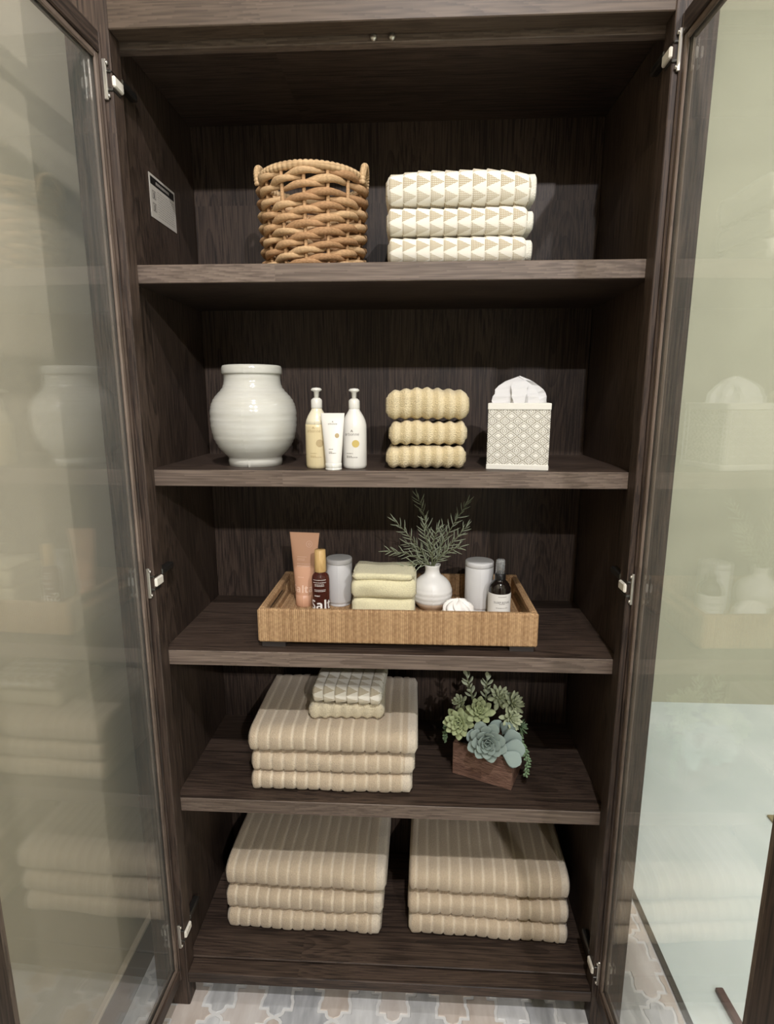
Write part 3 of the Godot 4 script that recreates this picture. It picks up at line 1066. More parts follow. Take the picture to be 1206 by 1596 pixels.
func basket(at: Vector3) -> void:
	var t := thing("woven_basket", "round woven water hyacinth basket with two small handles", "basket", at)
	var n := 14
	var rows := 15
	var high := 0.165
	var rad := func(y: float) -> float: return lerpf(0.0925, 0.0985, y / high)
	var r := RandomNumberGenerator.new()
	r.seed = 8
	# strands bow out over one upright and tuck in behind the next
	var kinds := []
	for k in 5:
		var s := Soup.new()
		var path := []
		var rr := []
		var span := TAU / n * (0.92 + 0.05 * k)
		for j in 15:
			var f := j / 14.0 * 2.0 - 1.0
			var a := f * span
			var q := 0.0955 + 0.0058 * cos(f * PI * 0.95) - 0.001
			path.append(Vector3(sin(a) * q, f * 0.0035 * (1.0 if k != 3 else -0.6), cos(a) * q))
			rr.append(0.0034 + 0.0031 * pow(maxf(0.0, cos(f * PI / 2)), 0.45))
		add_tube(s, path, rr, 8, 0.13, 0.75, 2)
		kinds.append(s.done())
	for j in rows:
		var y := 0.009 + j * (high - 0.012) / (rows - 1.0)
		for k in n / 2:
			var a := TAU / n * (2 * k + (j % 2))
			if (j == 11 and k == 6) or (j == 12 and k == 1):
				continue
			var o := obj("strand", kinds[r.randi() % 5], mats["cane%d" % (r.randi() % 3)], t, Vector3(0, y + r.randf_range(-0.0012, 0.0012), 0))
			var sc: float = rad.call(y) / 0.0955
			o.basis = Basis(Vector3.UP, a + r.randf_range(-0.04, 0.04)).scaled(Vector3(sc, r.randf_range(0.92, 1.1), sc))
	for k in n:
		var a := TAU / n * k
		obj("upright", tube([Vector3(sin(a) * 0.0905, 0.0, cos(a) * 0.0905), Vector3(sin(a) * 0.094, 0.085, cos(a) * 0.094), Vector3(sin(a) * 0.0975, 0.17, cos(a) * 0.0975)], [0.0035, 0.0038, 0.0035], 7), mats.cane0, t)
	obj("bottom", lathe([Vector2(0, 0.001), Vector2(0.088, 0.001), Vector2(0.09, 0.006), Vector2(0.0, 0.007)], 30, false), mats.cane1, t)
	# the rim is bound with a cord, coil next to coil
	var coil := func(path: Callable, count: int, steps: int, thick: float, closed: bool) -> ArrayMesh:
		var s := Soup.new()
		var pts := []
		var rr := []
		for j in steps + 1:
			var f := float(j) / steps
			pts.append(path.call(f))
			rr.append(thick * (0.84 + 0.2 * absf(sin(f * PI * count))))
		add_tube(s, pts, rr, 9)
		return s.done()
	obj("rim", coil.call(func(f: float) -> Vector3: return Vector3(sin(f * TAU) * 0.0985, 0.172, cos(f * TAU) * 0.0985), 64, 384, 0.0078, true), mats.cane_rim, t)
	for sd: float in [-1.0, 1.0]:
		var hp := func(f: float) -> Vector3:
			var a := lerpf(-0.25, PI + 0.25, f)
			return Vector3(sd * (0.1 + 0.003 * sin(a)), 0.168 + 0.031 * sin(a), 0.034 * cos(a))
		obj("handle", coil.call(hp, 20, 140, 0.0066, false), mats.cane_rim, t)


# ---------------------------------------------------------------- second shelf
func second_shelf() -> void:
	var y0: float = SH[1]
	# big jar
	var pts := [[726, 40], [726, 41.2], [717, 41.2], [714.5, 40.4], [712, 42], [705, 49.5], [696, 56], [684, 61.5], [670, 64.6], [656, 65.5], [642, 65.3], [632, 63.5], [624, 60.2], [617, 55.2], [611, 49.6], [606, 45.6], [601, 43.4], [594, 42.4], [586, 42.2], [585, 42.2], [585, 44.4], [583, 45], [576, 45], [572.5, 43.8], [571.5, 41.5], [573, 39], [590, 37.5], [604, 38], [640, 58], [700, 48], [716, 20], [716, 0]]
	var prof := [Vector2(0, 0.0)]
	for k in pts.size():
		var q: Array = pts[k]
		if k > 5 and k < 17:       # throwing rings
			var prev: Array = pts[k - 1]
			for m in 4:
				var f := (m + 1) / 4.0
				var px: float = lerpf(prev[0], q[0], f)
				var w: float = lerpf(prev[1], q[1], f)
				prof.append(Vector2((w + 0.35 * sin(px * 1.15)) * 0.001335, (726.0 - px) * 0.0013))
		else:
			prof.append(Vector2(q[1] * 0.001335, (726.0 - q[0]) * 0.0013))
	var v := obj("ceramic_jar", lathe(prof, 64, false), mats.glaze, self, Vector3(-0.279, y0, -0.103))
	tag(v, "large round glazed white ceramic jar with a short neck", "jar")
	pump_bottle(Vector3(-0.139, y0, -0.05), 0.0232, 1.0, true, "pump bottle of pale yellow body wash beside the white jar")
	pump_bottle(Vector3(-0.0655, y0, -0.05), 0.0238, 0.99, false, "white lotion pump bottle with a gold sun mark")
	# small white tube standing on its clear cap
	var t := thing("cream_tube", "small white cream tube standing on its clear cap between pump bottles", "tube", Vector3(-0.1035, y0, -0.019))
	var sz := func(y: float) -> Vector2: return tube_size(0.0152, 0.0455, 0.0135, 0.108, y)
	obj("body", tube_body(0.0152, 0.0455, 0.0135, 0.108), mats.plastic_white, t)
	obj("cap", lathe([Vector2(0.0, 0.0), Vector2(0.0150, 0.0), Vector2(0.0158, 0.001), Vector2(0.0158, 0.0035), Vector2(0.0150, 0.0042), Vector2(0.0158, 0.005), Vector2(0.0158, 0.0128), Vector2(0.0150, 0.0135), Vector2(0.0, 0.0135)], 32, false), mats.plastic_frost, t)
	print_set(t, sz, 0.0, 0.088, 0.011, 0.05, 0.0, mats.print_grey, mats.print_tan, 0.0045, Vector2(0.009, 0.066))
	# three cream towels
	var y := y0
	var hs := [0.0450, 0.0480, 0.0580]
	var lab := ["pale yellow ribbed hand towel, bottom of three on second shelf", "pale yellow ribbed hand towel, middle of three on second shelf", "pale yellow ribbed hand towel, plump top one of three on second shelf"]
	for k in 3:
		var o := soft_opts(lin(223, 205, 164), 30 + k, 0.0212, 0.0040)
		var plain := lin(228, 211, 172)
		var nubby := lin(214, 195, 152)
		o.tint = func(x: float) -> Color: return plain.lerp(nubby, smoothstep(0.3, 0.6, 0.5 + 0.5 * cos(TAU * (x / 0.0212 + 0.28))))
		o.crown = [0.0, 0.03, 0.16][k]
		o.wobble = 0.006
		o.front = hs[k] * 0.62
		var tw := obj("hand_towel", towel([0.150, 0.146, 0.155][k], 0.13, hs[k], o), mats.cream, self, Vector3([0.0745, 0.078, 0.0765][k], y, -0.022 - 0.003 * k))
		tag(tw, lab[k], "towel", "pale yellow ribbed hand towels on the second shelf")
		y += hs[k] * (1.0 + 0.5 * float(o.crown)) + 0.0002
	tissue_box(Vector3(0.2585, y0, -0.085))


func pump_bottle(at: Vector3, r: float, sc: float, clear: bool, label: String) -> void:
	var t := thing("pump_bottle", label, "bottle", at, 0.0, "pump bottles on the second shelf")
	var h := func(v: float) -> float: return v * sc
	var low := [Vector2(0, 0.0), Vector2(r * 0.86, 0.0), Vector2(r * 0.95, 0.002), Vector2(r, 0.007), Vector2(r, h.call(0.080)), Vector2(r * 0.985, h.call(0.086))]
	var up := [Vector2(r * 0.985, h.call(0.086)), Vector2(r * 0.90, h.call(0.0945)), Vector2(r * 0.74, h.call(0.103)), Vector2(r * 0.56, h.call(0.110)), Vector2(r * 0.46, h.call(0.114)), Vector2(r * 0.42, h.call(0.118)), Vector2(0, h.call(0.118))]
	if clear:
		obj("body", lathe(low + [Vector2(0, h.call(0.086))], 40, false), mats.wash, t)
		obj("shoulder", lathe([Vector2(0, h.call(0.0861))] + up, 40, false), mats.wash_top, t)
	else:
		obj("body", lathe(low + up.slice(1), 40, false), mats.plastic_white, t)
	obj("collar", lathe([Vector2(0, h.call(0.1165)), Vector2(0.0104, h.call(0.1165)), Vector2(0.0108, h.call(0.118)), Vector2(0.0108, h.call(0.131)), Vector2(0.0098, h.call(0.1335)), Vector2(0.0062, h.call(0.1365)), Vector2(0, h.call(0.1365))], 30, false), mats.plastic_frost, t)
	var hd := obj("pump_head", lathe([Vector2(0, h.call(0.135)), Vector2(0.0042, h.call(0.135)), Vector2(0.0050, h.call(0.148)), Vector2(0.0102, h.call(0.1505)), Vector2(0.0105, h.call(0.1525)), Vector2(0.0078, h.call(0.1552)), Vector2(0, h.call(0.1562))], 30, false), mats.plastic_frost, t)
	obj("nozzle", tube([Vector3(0, h.call(0.1515), -0.006), Vector3(-0.004, h.call(0.1515), -0.016), Vector3(-0.006, h.call(0.149), -0.024)], [0.0036, 0.0033, 0.0026], 10), mats.plastic_frost, hd)
	var sz := func(_y: float) -> Vector2: return Vector2(r, r)
	var ink: Material = mats.print_tan if clear else mats.print_grey
	print_set(t, sz, -0.004 if clear else -0.003, 0.0735 if clear else 0.0675, 0.018, 0.030, 0.0 if clear else -0.003, ink, mats.print_tan if clear else mats.print_gold, 0.0072, Vector2(0.008, 0.050) if clear else Vector2(0.0045, 0.0495))


# brand mark, brand word, round sun mark and lines of small print
func print_set(t: Node3D, sz: Callable, x: float, y: float, word_w: float, line_y: float, line_x: float, ink: Material, gold: Material, sun_r: float, sun_at: Vector2) -> void:
	var wd := words("arbonne", word_w * 0.30)
	obj("brand_word", wrapped(wd, sz, Vector2(x, y)), ink, t)
	var k := word_w / 0.018
	var v := PackedVector3Array()
	for q: Vector2 in [Vector2(-0.0026, 0), Vector2(-0.0016, 0), Vector2(0.0006, 0.0044), Vector2(-0.0002, 0.005), Vector2(0.0004, 0.0046), Vector2(0.0028, 0), Vector2(0.0014, 0), Vector2(-0.0003, 0.0036), Vector2(-0.0014, 0.0014), Vector2(0.0018, 0.0012), Vector2(0.0018, 0.0019), Vector2(-0.0011, 0.0021)]:
		v.append(Vector3(q.x * k, q.y * k + 0.0042 * k, 0))
	obj("brand_mark", wrapped(packed(v, PackedInt32Array([0, 3, 1, 1, 3, 2, 4, 5, 6, 4, 6, 7, 8, 11, 9, 9, 11, 10])), sz, Vector2(x, y)), ink, t)
	obj("sun_mark", wrapped(disc(sun_r), sz, sun_at), gold, t)
	var r := RandomNumberGenerator.new()
	r.seed = 77
	var low := 0.030 if word_w > 0.014 else 0.040
	obj("small_print", wrapped(strips(bars(r, -word_w * 0.62 + line_x, low, word_w * 0.75, 0.0011) + bars(r, -word_w * 0.62 + line_x, low - 0.0052, word_w * 0.62, 0.0012) + bars(r, -word_w * 0.62 + line_x, low - 0.0076, word_w * 1.25, 0.0012)), sz, Vector2.ZERO), ink, t)


func tissue_box(at: Vector3) -> void:
	var t := thing("tissue_box", "white square tissue box cover with carved lattice pattern", "tissue box", at, deg_to_rad(-9.5))
	var w := 0.0585
	var h := 0.1265
	obj("body", boxmesh(Vector3(-w + 0.003, 0.0005, -w + 0.003), Vector3(w - 0.003, h - 0.001, w - 0.003), 0.001), mats.carved, t)
	obj("top_band", boxmesh(Vector3(-w, h - 0.0125, -w), Vector3(w, h, w), 0.0012), mats.carved, t)
	obj("bottom_band", boxmesh(Vector3(-w, 0, -w), Vector3(w, 0.0105, w), 0.0012), mats.carved, t)
	# carved panels: rows of raised lozenges with ringed eyes between them
	var relief := func(x: float, y: float) -> float:
		var px := 0.0238
		var py := 0.0185
		var u := fposmod(x / px, 1.0) - 0.5
		var v := fposmod(y / py, 1.0) - 0.5
		var u2 := fposmod(x / px + 0.5, 1.0) - 0.5
		var v2 := fposmod(y / py + 0.5, 1.0) - 0.5
		var a := absf(u) + absf(v)                         # lozenge at the cell's middle
		var b := absf(u2) + absf(v2)
		var e := sqrt(u2 * u2 + v2 * v2)
		var out := 1.0
		if a < 0.25:
			out = 1.0
		elif a < 0.34:
			out = 0.0
		elif absf(b - 0.5) < 0.055:
			out = 0.0
		elif e < 0.07 or absf(e - 0.19) < 0.04 or absf(e - 0.33) < 0.035:
			out = 0.05
		return out
	for f in 4:
		var nx := 190 if f == 0 else 70
		var ny := 168 if f == 0 else 60
		var s := Soup.new()
		var y0 := 0.0095
		var y1 := h - 0.0118
		var grid := []
		for j in ny + 1:
			var row := []
			for i in nx + 1:
				var x := lerpf(-w + 0.0008, w - 0.0008, float(i) / nx)
				var y := lerpf(y0, y1, float(j) / ny)
				row.append(Vector3(x, y, w - 0.0026 + 0.0009 * float(relief.call(x + 0.002, y))))
			grid.append(row)
		s.tinted = true
		for j in ny:
			for i in nx:
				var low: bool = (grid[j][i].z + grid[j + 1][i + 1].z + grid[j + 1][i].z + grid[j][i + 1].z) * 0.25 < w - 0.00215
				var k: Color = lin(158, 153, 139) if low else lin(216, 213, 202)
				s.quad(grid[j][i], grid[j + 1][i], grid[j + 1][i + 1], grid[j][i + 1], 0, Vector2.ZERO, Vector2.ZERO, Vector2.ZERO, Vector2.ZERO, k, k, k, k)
		var b := w - 0.005
		var c0 := Vector3(-w + 0.0008, y0, b); var c1 := Vector3(w - 0.0008, y0, b); var c2 := Vector3(w - 0.0008, y1, b); var c3 := Vector3(-w + 0.0008, y1, b)
		s.quad(c0, c1, c2, c3, -1)
		obj("carved_panel", s.done(), mats.carved_two_tone, t).rotation.y = f * PI / 2
	# the tissue pulled up through the slot
	var rings := []
	var rt := RandomNumberGenerator.new()
	rt.seed = 19
	var turns := [0.0, 0.5, 0.85, 1.35, 1.6, 2.2, 2.75, 3.1, 3.7, 4.15, 4.7, 5.0, 5.6, 5.9]
	var reach := [1.08, 0.66, 1.0, 0.72, 1.12, 0.95, 0.7, 1.05, 0.75, 1.1, 0.9, 1.14, 0.62, 0.98]
	for j in 8:
		var f := j / 7.0
		var ring := PackedVector3Array()
		var rx := 0.0465 * pow(maxf(0.0, 1.0 - pow(f, 2.6)), 0.62) + 0.0015
		var rz := 0.030 * pow(maxf(0.0, 1.0 - pow(f, 1.6)), 0.6) + 0.0015
		for i in turns.size():
			var a: float = turns[i] + f * (0.5 if i % 3 == 0 else -0.2) + rt.randf_range(-0.06, 0.06)
			var q: float = reach[i] + rt.randf_range(-0.05, 0.05)
			var y: float = 0.058 * f * (1.0 - 0.14 * absf(sin(a * 1.5)) * sin(f * PI * 0.5)) + rt.randf_range(-0.0015, 0.0015) * (1.0 - f)
			ring.append(Vector3(sin(a) * rx * q - f * 0.003, h - 0.004 + y, cos(a) * rz * q))
		rings.append(ring)
	var ts := Soup.new()
	add_loft(ts, rings, true, [], 1.0, true)
	var ti := obj("tissue", ts.done(), mats.tissue, self, at)
	tag(ti, "crumpled white tissue pulled out of the carved box", "tissue")


# ---------------------------------------------------------------- third shelf: the tray and what it holds
func tray_shelf() -> void:
	var y0: float = SH[2]
	var ctr := Vector3(0.0185, y0, -0.151)
	var t := thing("serving_tray", "rectangular tray wrapped in golden seagrass cord on dark feet", "tray", ctr)
	var hw := 0.2865
	var hd := 0.131
	var yb := 0.0135
	var yt := 0.0855
	mats.cord.uv1_scale = Vector3(1.0 / 0.13, 2.0 / 0.13, 1)
	obj("front_wall", boxmesh(Vector3(-hw, yb, hd - 0.013), Vector3(hw, yt, hd), 0.003, 1), mats.cord, t)
	obj("back_wall", boxmesh(Vector3(-hw, yb, -hd), Vector3(hw, yt + 0.001, -hd + 0.013), 0.003, 1), mats.cord, t)
	for sx: float in [-1.0, 1.0]:
		var s := Soup.new()
		var a := -hw if sx < 0 else hw - 0.014
		var b := a + 0.014
		var zi := hd - 0.013
		add_box(s, Vector3(a, yb, -zi), Vector3(b, 0.050, zi), 0.002, 1)
		add_box(s, Vector3(a, 0.068, -zi), Vector3(b, yt, zi), 0.003, 1)
		add_box(s, Vector3(a, 0.050, -zi), Vector3(b, 0.068, -zi + 0.030), 0.001, 1)
		add_box(s, Vector3(a, 0.050, zi - 0.030), Vector3(b, 0.068, zi), 0.001, 1)
		obj("side_wall", s.done(), mats.cord, t)
	obj("tray_floor", boxmesh(Vector3(-hw + 0.013, 0.022, -hd + 0.012), Vector3(hw - 0.013, 0.0355, hd - 0.012), 0.001, 2), mats.cord, t)
	for sx: float in [-1.0, 1.0]:
		for sz: float in [-1.0, 1.0]:
			obj("foot", boxmesh(Vector3(sx * (hw - 0.03) - 0.025, 0, sz * (hd - 0.028) - 0.02), Vector3(sx * (hw - 0.03) + 0.025, yb + 0.002, sz * (hd - 0.028) + 0.02), 0.001), mats.kick, t)
	var f := y0 + 0.0356
	# peach tube
	var pt := thing("lotion_tube", "tall peach body lotion tube standing on its cap", "tube", Vector3(-0.2025, f, -0.187))
	pt.rotation.z = deg_to_rad(-1.6)
	var psz := func(y: float) -> Vector2: return tube_size(0.0205, 0.069, 0.028, 0.173, y)
	obj("body", tube_body(0.0205, 0.069, 0.028, 0.173), mats.peach, pt)
	obj("cap", lathe([Vector2(0, 0), Vector2(0.0196, 0), Vector2(0.0205, 0.001), Vector2(0.0208, 0.0265), Vector2(0.0198, 0.0275), Vector2(0.0198, 0.0285), Vector2(0, 0.0285)], 32, false), mats.peach, pt)
	obj("brand_word", wrapped(words("Saltair", 0.0165, "Droid Sans", true), psz, Vector2(0.0065, 0.0425)), mats.print_pink, pt)
	var r := RandomNumberGenerator.new()
	r.seed = 6
	var lines := []
	for k: Array in [[0.117, 0.022, -0.016], [0.1125, 0.018, -0.016], [0.1095, 0.018, -0.016], [0.101, 0.034, -0.016], [0.0965, 0.034, -0.016], [0.0945, 0.030, -0.016], [0.070, 0.014, -0.013]]:
		lines.append_array(bars(r, k[2], k[0], k[1], 0.0011))
	obj("small_print", wrapped(strips(lines), psz, Vector2.ZERO), mats.print_pink, pt)
	obj("round_mark", wrapped(disc(0.0075, 0.0068), psz, Vector2(0.012, 0.147)), mats.print_pink, pt)
	obj("round_mark", wrapped(disc(0.0030, 0.0022), psz, Vector2(0.012, 0.147)), mats.print_pink, pt)
	# amber oil bottle
	var ob := thing("oil_bottle", "small amber body oil bottle with a bamboo cap", "bottle", Vector3(-0.153, f, -0.128))
	obj("glass", lathe([Vector2(0, 0), Vector2(0.0182, 0), Vector2(0.0196, 0.002), Vector2(0.0198, 0.082), Vector2(0.0185, 0.090), Vector2(0.0150, 0.0955), Vector2(0.0112, 0.0985), Vector2(0.0105, 0.104), Vector2(0, 0.104)], 40, false), mats.amber, ob)
	obj("cap", lathe([Vector2(0, 0.0995), Vector2(0.0128, 0.0995), Vector2(0.0134, 0.1005), Vector2(0.0120, 0.1480), Vector2(0.0112, 0.1490), Vector2(0, 0.1490)], 32, false), mats.bamboo, ob)
	var osz := func(_y: float) -> Vector2: return Vector2(0.0198, 0.0198)
	obj("brand_word", wrapped(words("Saltair", 0.021, "Droid Sans", true), osz, Vector2(0.0215, 0.0265)), mats.print_white, ob)
	lines = []
	for k: Array in [[0.084, 0.030, -0.015], [0.078, 0.030, -0.015], [0.0735, 0.022, -0.011], [0.0705, 0.022, -0.011], [0.0615, 0.026, -0.012], [0.0585, 0.026, -0.012], [0.0485, 0.013, -0.012], [0.0470, 0.012, -0.012]]:
		lines.append_array(bars(r, k[2], k[0], k[1], 0.0010))
	obj("small_print", wrapped(strips(lines), osz, Vector2.ZERO), mats.print_white, ob)
	# canisters
	canister(Vector3(-0.1205, f, -0.197), 0.0298, 0.112, "white lidded ceramic canister beside the amber oil bottle")
	canister(Vector3(0.2015, f, -0.176), 0.0318, 0.115, "white lidded ceramic canister behind the dark spray bottle")
	# folded face cloths
	var fy := f
	for k in 2:
		var o := soft_opts(lin(226, 218, 180), 50 + k, 0.4, 0.0)
		o.step = 0.005
		o.wobble = 0.007
		o.front = 0.012 if k == 0 else 0.018
		var c := thing("face_cloth", ["plain pale yellow face cloth, lower of two folded in tray", "plain pale yellow face cloth, upper of two with a loose flap"][k], "towel", Vector3([-0.0125, -0.0115][k], fy, -0.088), 0.0, "pale yellow cloths on the tray")
		obj("body", towel([0.133, 0.136][k], 0.115, [0.049, 0.043][k], o), mats.plain, c)
		if k == 1:
			var o2 := soft_opts(lin(226, 218, 180), 57, 0.4, 0.0)
			o2.step = 0.005
			o2.wobble = 0.006
			o2.front = 0.008
			obj("flap", towel(0.130, 0.10, 0.016, o2), mats.plain, c, Vector3(-0.001, 0.0415, -0.004))
		fy += 0.0492
	# bud vase
	var q := 0.00147
	var bv := thing("bud_vase", "small round white bud vase with an unglazed clay foot", "vase", Vector3(0.0955, f, -0.182))
	var bp := [Vector2(0.0415, 0.0185), Vector2(0.0448, 0.024), Vector2(0.0440, 0.0262), Vector2(0.0458, 0.030), Vector2(0.0462, 0.036), Vector2(0.0452, 0.0385), Vector2(0.0462, 0.041), Vector2(0.0452, 0.047), Vector2(0.0440, 0.0492), Vector2(0.0435, 0.052), Vector2(0.0400, 0.060), Vector2(0.0345, 0.067), Vector2(0.0270, 0.0735), Vector2(0.0205, 0.078), Vector2(0.0172, 0.083), Vector2(0.0160, 0.090), Vector2(0.0166, 0.096), Vector2(0.0186, 0.1015), Vector2(0.0186, 0.1030), Vector2(0.0165, 0.1030), Vector2(0.0140, 0.096), Vector2(0.0135, 0.085), Vector2(0.030, 0.065), Vector2(0.030, 0.022), Vector2(0, 0.0195)]
	obj("body", lathe(bp, 48, false), mats.satin, bv)
	obj("clay_foot", lathe([Vector2(0, 0), Vector2(0.0275, 0), Vector2(0.0300, 0.0015), Vector2(0.0370, 0.010), Vector2(0.0415, 0.0186), Vector2(0, 0.0186)], 48, false), mats.raw_clay, bv)
	var mouth := Vector3(0.0955, f + 0.088, -0.182)
	var tips := [Vector3(0.060, 0.955, -0.200), Vector3(0.010, 0.902, -0.185), Vector3(0.074, 0.898, -0.165), Vector3(-0.004, 0.838, -0.165), Vector3(0.012, 0.797, -0.145), Vector3(0.172, 0.945, -0.190), Vector3(0.168, 0.895, -0.165), Vector3(0.156, 0.852, -0.155), Vector3(0.105, 0.895, -0.150), Vector3(0.120, 0.880, -0.215), Vector3(0.035, 0.845, -0.205)]
	var places := ["tallest rosemary sprig at the back, fading into the shelf's dark", "rosemary sprig leaning to the upper left with a bare stem", "short upright rosemary sprig left of the vase's middle", "rosemary sprig spreading to the far left", "rosemary sprig drooping low on the left over yellow cloth", "tall rosemary sprig leaning to the upper right", "rosemary sprig reaching right at mid height", "low rosemary sprig pointing right", "upright rosemary sprig above the vase mouth", "short rosemary sprig at the rear of the vase", "rosemary sprig behind the left-hand ones"]
	for k in tips.size():
		sprig(mouth, tips[k], k, places[k])
	# white soap shell
	var sh := Soup.new()
	var rings := []
	for j in 15:
		var g := j / 14.0
		var ring := PackedVector3Array()
		for i in 72:
			var a := TAU * i / 72
			var petal := absf(sin(a * 4.5 + g * 3.5)) * 0.30 + 0.10 * sin(a * 11.0 + g * 17.0)
			var rr := (0.0345 * sqrt(maxf(0.0, 1.0 - g * g)) + 0.0008) * (0.92 + petal * (0.25 + g))
			ring.append(Vector3(sin(a) * rr * 1.02, 0.044 * g + 0.006 * g * sin(a * 6.0 + 1.0 + g * 6.0) * (1.0 - g * 0.6), cos(a) * rr * 0.72))
		rings.append(ring)
	add_loft(sh, rings)
	var so := obj("rose_soap", sh.done(), mats.shell, self, Vector3(0.1515, f, -0.116))
	tag(so, "crumpled white shell shaped soap behind the tray's front edge", "soap")
	# dark spray bottle
	var sb := thing("spray_bottle", "dark glass spray bottle with a white printed label", "bottle", Vector3(0.2400, f, -0.120))
	obj("glass", lathe([Vector2(0, 0), Vector2(0.0225, 0), Vector2(0.0240, 0.002), Vector2(0.0243, 0.062), Vector2(0.0236, 0.071), Vector2(0.0205, 0.0795), Vector2(0.0155, 0.0855), Vector2(0.0118, 0.0885), Vector2(0.0110, 0.092), Vector2(0, 0.092)], 44, false), mats.dark_glass, sb)
	obj("collar", lathe([Vector2(0, 0.0895), Vector2(0.0116, 0.0895), Vector2(0.0119, 0.0905), Vector2(0.0119, 0.1015), Vector2(0.0108, 0.1030), Vector2(0, 0.1030)], 32, false), mats.black_plastic, sb)
	obj("sprayer", lathe([Vector2(0, 0.1028), Vector2(0.0055, 0.1028), Vector2(0.0055, 0.1130), Vector2(0.0062, 0.1140), Vector2(0.0062, 0.1235), Vector2(0.0052, 0.1250), Vector2(0, 0.1250)], 24, false), mats.black_plastic, sb)
	obj("overcap", lathe([Vector2(0.0100, 0.1032), Vector2(0.0100, 0.1300), Vector2(0.0092, 0.1335), Vector2(0.0060, 0.1350), Vector2(0, 0.1352), Vector2(0, 0.1342), Vector2(0.0056, 0.1340), Vector2(0.0084, 0.1326), Vector2(0.0091, 0.1298), Vector2(0.0091, 0.1032), Vector2(0.0100, 0.1032)], 28, false), mats.clear, sb)
	var lb := obj("paper_label", lathe([Vector2(0.0242, 0.004), Vector2(0.02455, 0.004), Vector2(0.02455, 0.004), Vector2(0.02455, 0.0625), Vector2(0.02455, 0.0625), Vector2(0.0242, 0.0625), Vector2(0.0242, 0.0625), Vector2(0.0242, 0.004)], 44, false), mats.label_paper, sb)
	lb.set_meta("label", "white paper label")
	var ssz := func(_y: float) -> Vector2: return Vector2(0.02455, 0.02455)
	obj("label_words", wrapped(words("SLEEP RITUAL", 0.0042), ssz, Vector2(0.003, 0.0445)), mats.print_black, sb)
	lines = []
	for k: Array in [[0.0565, 0.018, -0.006], [0.0405, 0.013, -0.0035], [0.0315, 0.026, -0.010], [0.0200, 0.019, -0.0065], [0.0165, 0.017, -0.006], [0.0125, 0.013, -0.0035]]:
		lines.append_array(bars(r, k[2], k[0], k[1], 0.0011))
	obj("small_print", wrapped(strips(lines), ssz, Vector2.ZERO), mats.print_grey, sb)


func canister(at: Vector3, r: float, h: float, label: String) -> void:
	var t := thing("canister", label, "canister", at, 0.0, "white canisters on the tray")
	obj("body", lathe([Vector2(0, 0), Vector2(r * 0.86, 0), Vector2(r * 0.88, 0.001), Vector2(r * 0.88, 0.0045), Vector2(r * 0.85, 0.0055), Vector2(r * 0.97, 0.009), Vector2(r, 0.012), Vector2(r, h - 0.0125), Vector2(r * 0.985, h - 0.0118), Vector2(r * 0.93, h - 0.0118), Vector2(0, h - 0.0118)], 48, false), mats.matte_white, t)
	obj("lid", lathe([Vector2(0, h - 0.0112), Vector2(r * 0.985, h - 0.0112), Vector2(r * 1.01, h - 0.0102), Vector2(r * 1.01, h - 0.0022), Vector2(r * 0.975, h), Vector2(r * 0.9, h + 0.0003), Vector2(0, h + 0.0003)], 48, false), mats.matte_white, t)


func sprig(a: Vector3, b: Vector3, k: int, label: String) -> void:
	var t := thing("rosemary_sprig", label, "herb", a, 0.0, "rosemary sprigs in the bud vase")
	var r := RandomNumberGenerator.new()
	r.seed = 100 + k
	var d := b - a
	var side := d.cross(Vector3.BACK).normalized()
	var c1 := Vector3(d.x * 0.05 + r.randf_range(-0.006, 0.006), 0.030, d.z * 0.1)
	var c2 := d * 0.7 + side * r.randf_range(-0.012, 0.012) + Vector3(0, 0.008, 0)
	var pts := []
	var rr := []
	for j in 13:
		var f := j / 12.0
		pts.append(Vector3.ZERO.bezier_interpolate(c1, c2, d, f))
		rr.append(lerpf(0.0016, 0.0006, f))
	obj("stem", tube(pts, rr, 5), mats.stem, t)
	var s := Soup.new()
	var count := int(d.length() / 0.0072) + 8
	for m in count:
		var f := lerpf(0.26, 1.0, m / (count - 1.0))
		var p := Vector3.ZERO.bezier_interpolate(c1, c2, d, f)
		var dir := (Vector3.ZERO.bezier_interpolate(c1, c2, d, minf(1.0, f + 0.03)) - Vector3.ZERO.bezier_interpolate(c1, c2, d, f - 0.03)).normalized()
		var ax := dir.cross(Vector3(0.3, 0.2, 0.9)).normalized().rotated(dir, m * 2.4 + r.randf_range(-0.3, 0.3))
		var n := (dir * r.randf_range(0.55, 1.0) + ax).normalized()
		if f > 0.97:
			n = (dir + ax * 0.35).normalized()
		var ln := r.randf_range(0.016, 0.025) * (1.0 if f < 0.85 else 0.8)
		var bend := dir * 0.003
		add_tube(s, [p, p + n * ln * 0.35 + bend * 0.3, p + n * ln * 0.75 + bend, p + n * ln + bend * 1.8], [0.0006, 0.0011, 0.0010, 0.0003], 4)
	var nd := obj("needles", s.done(), mats.rosemary, t)
	nd.set_meta("kind", "stuff")


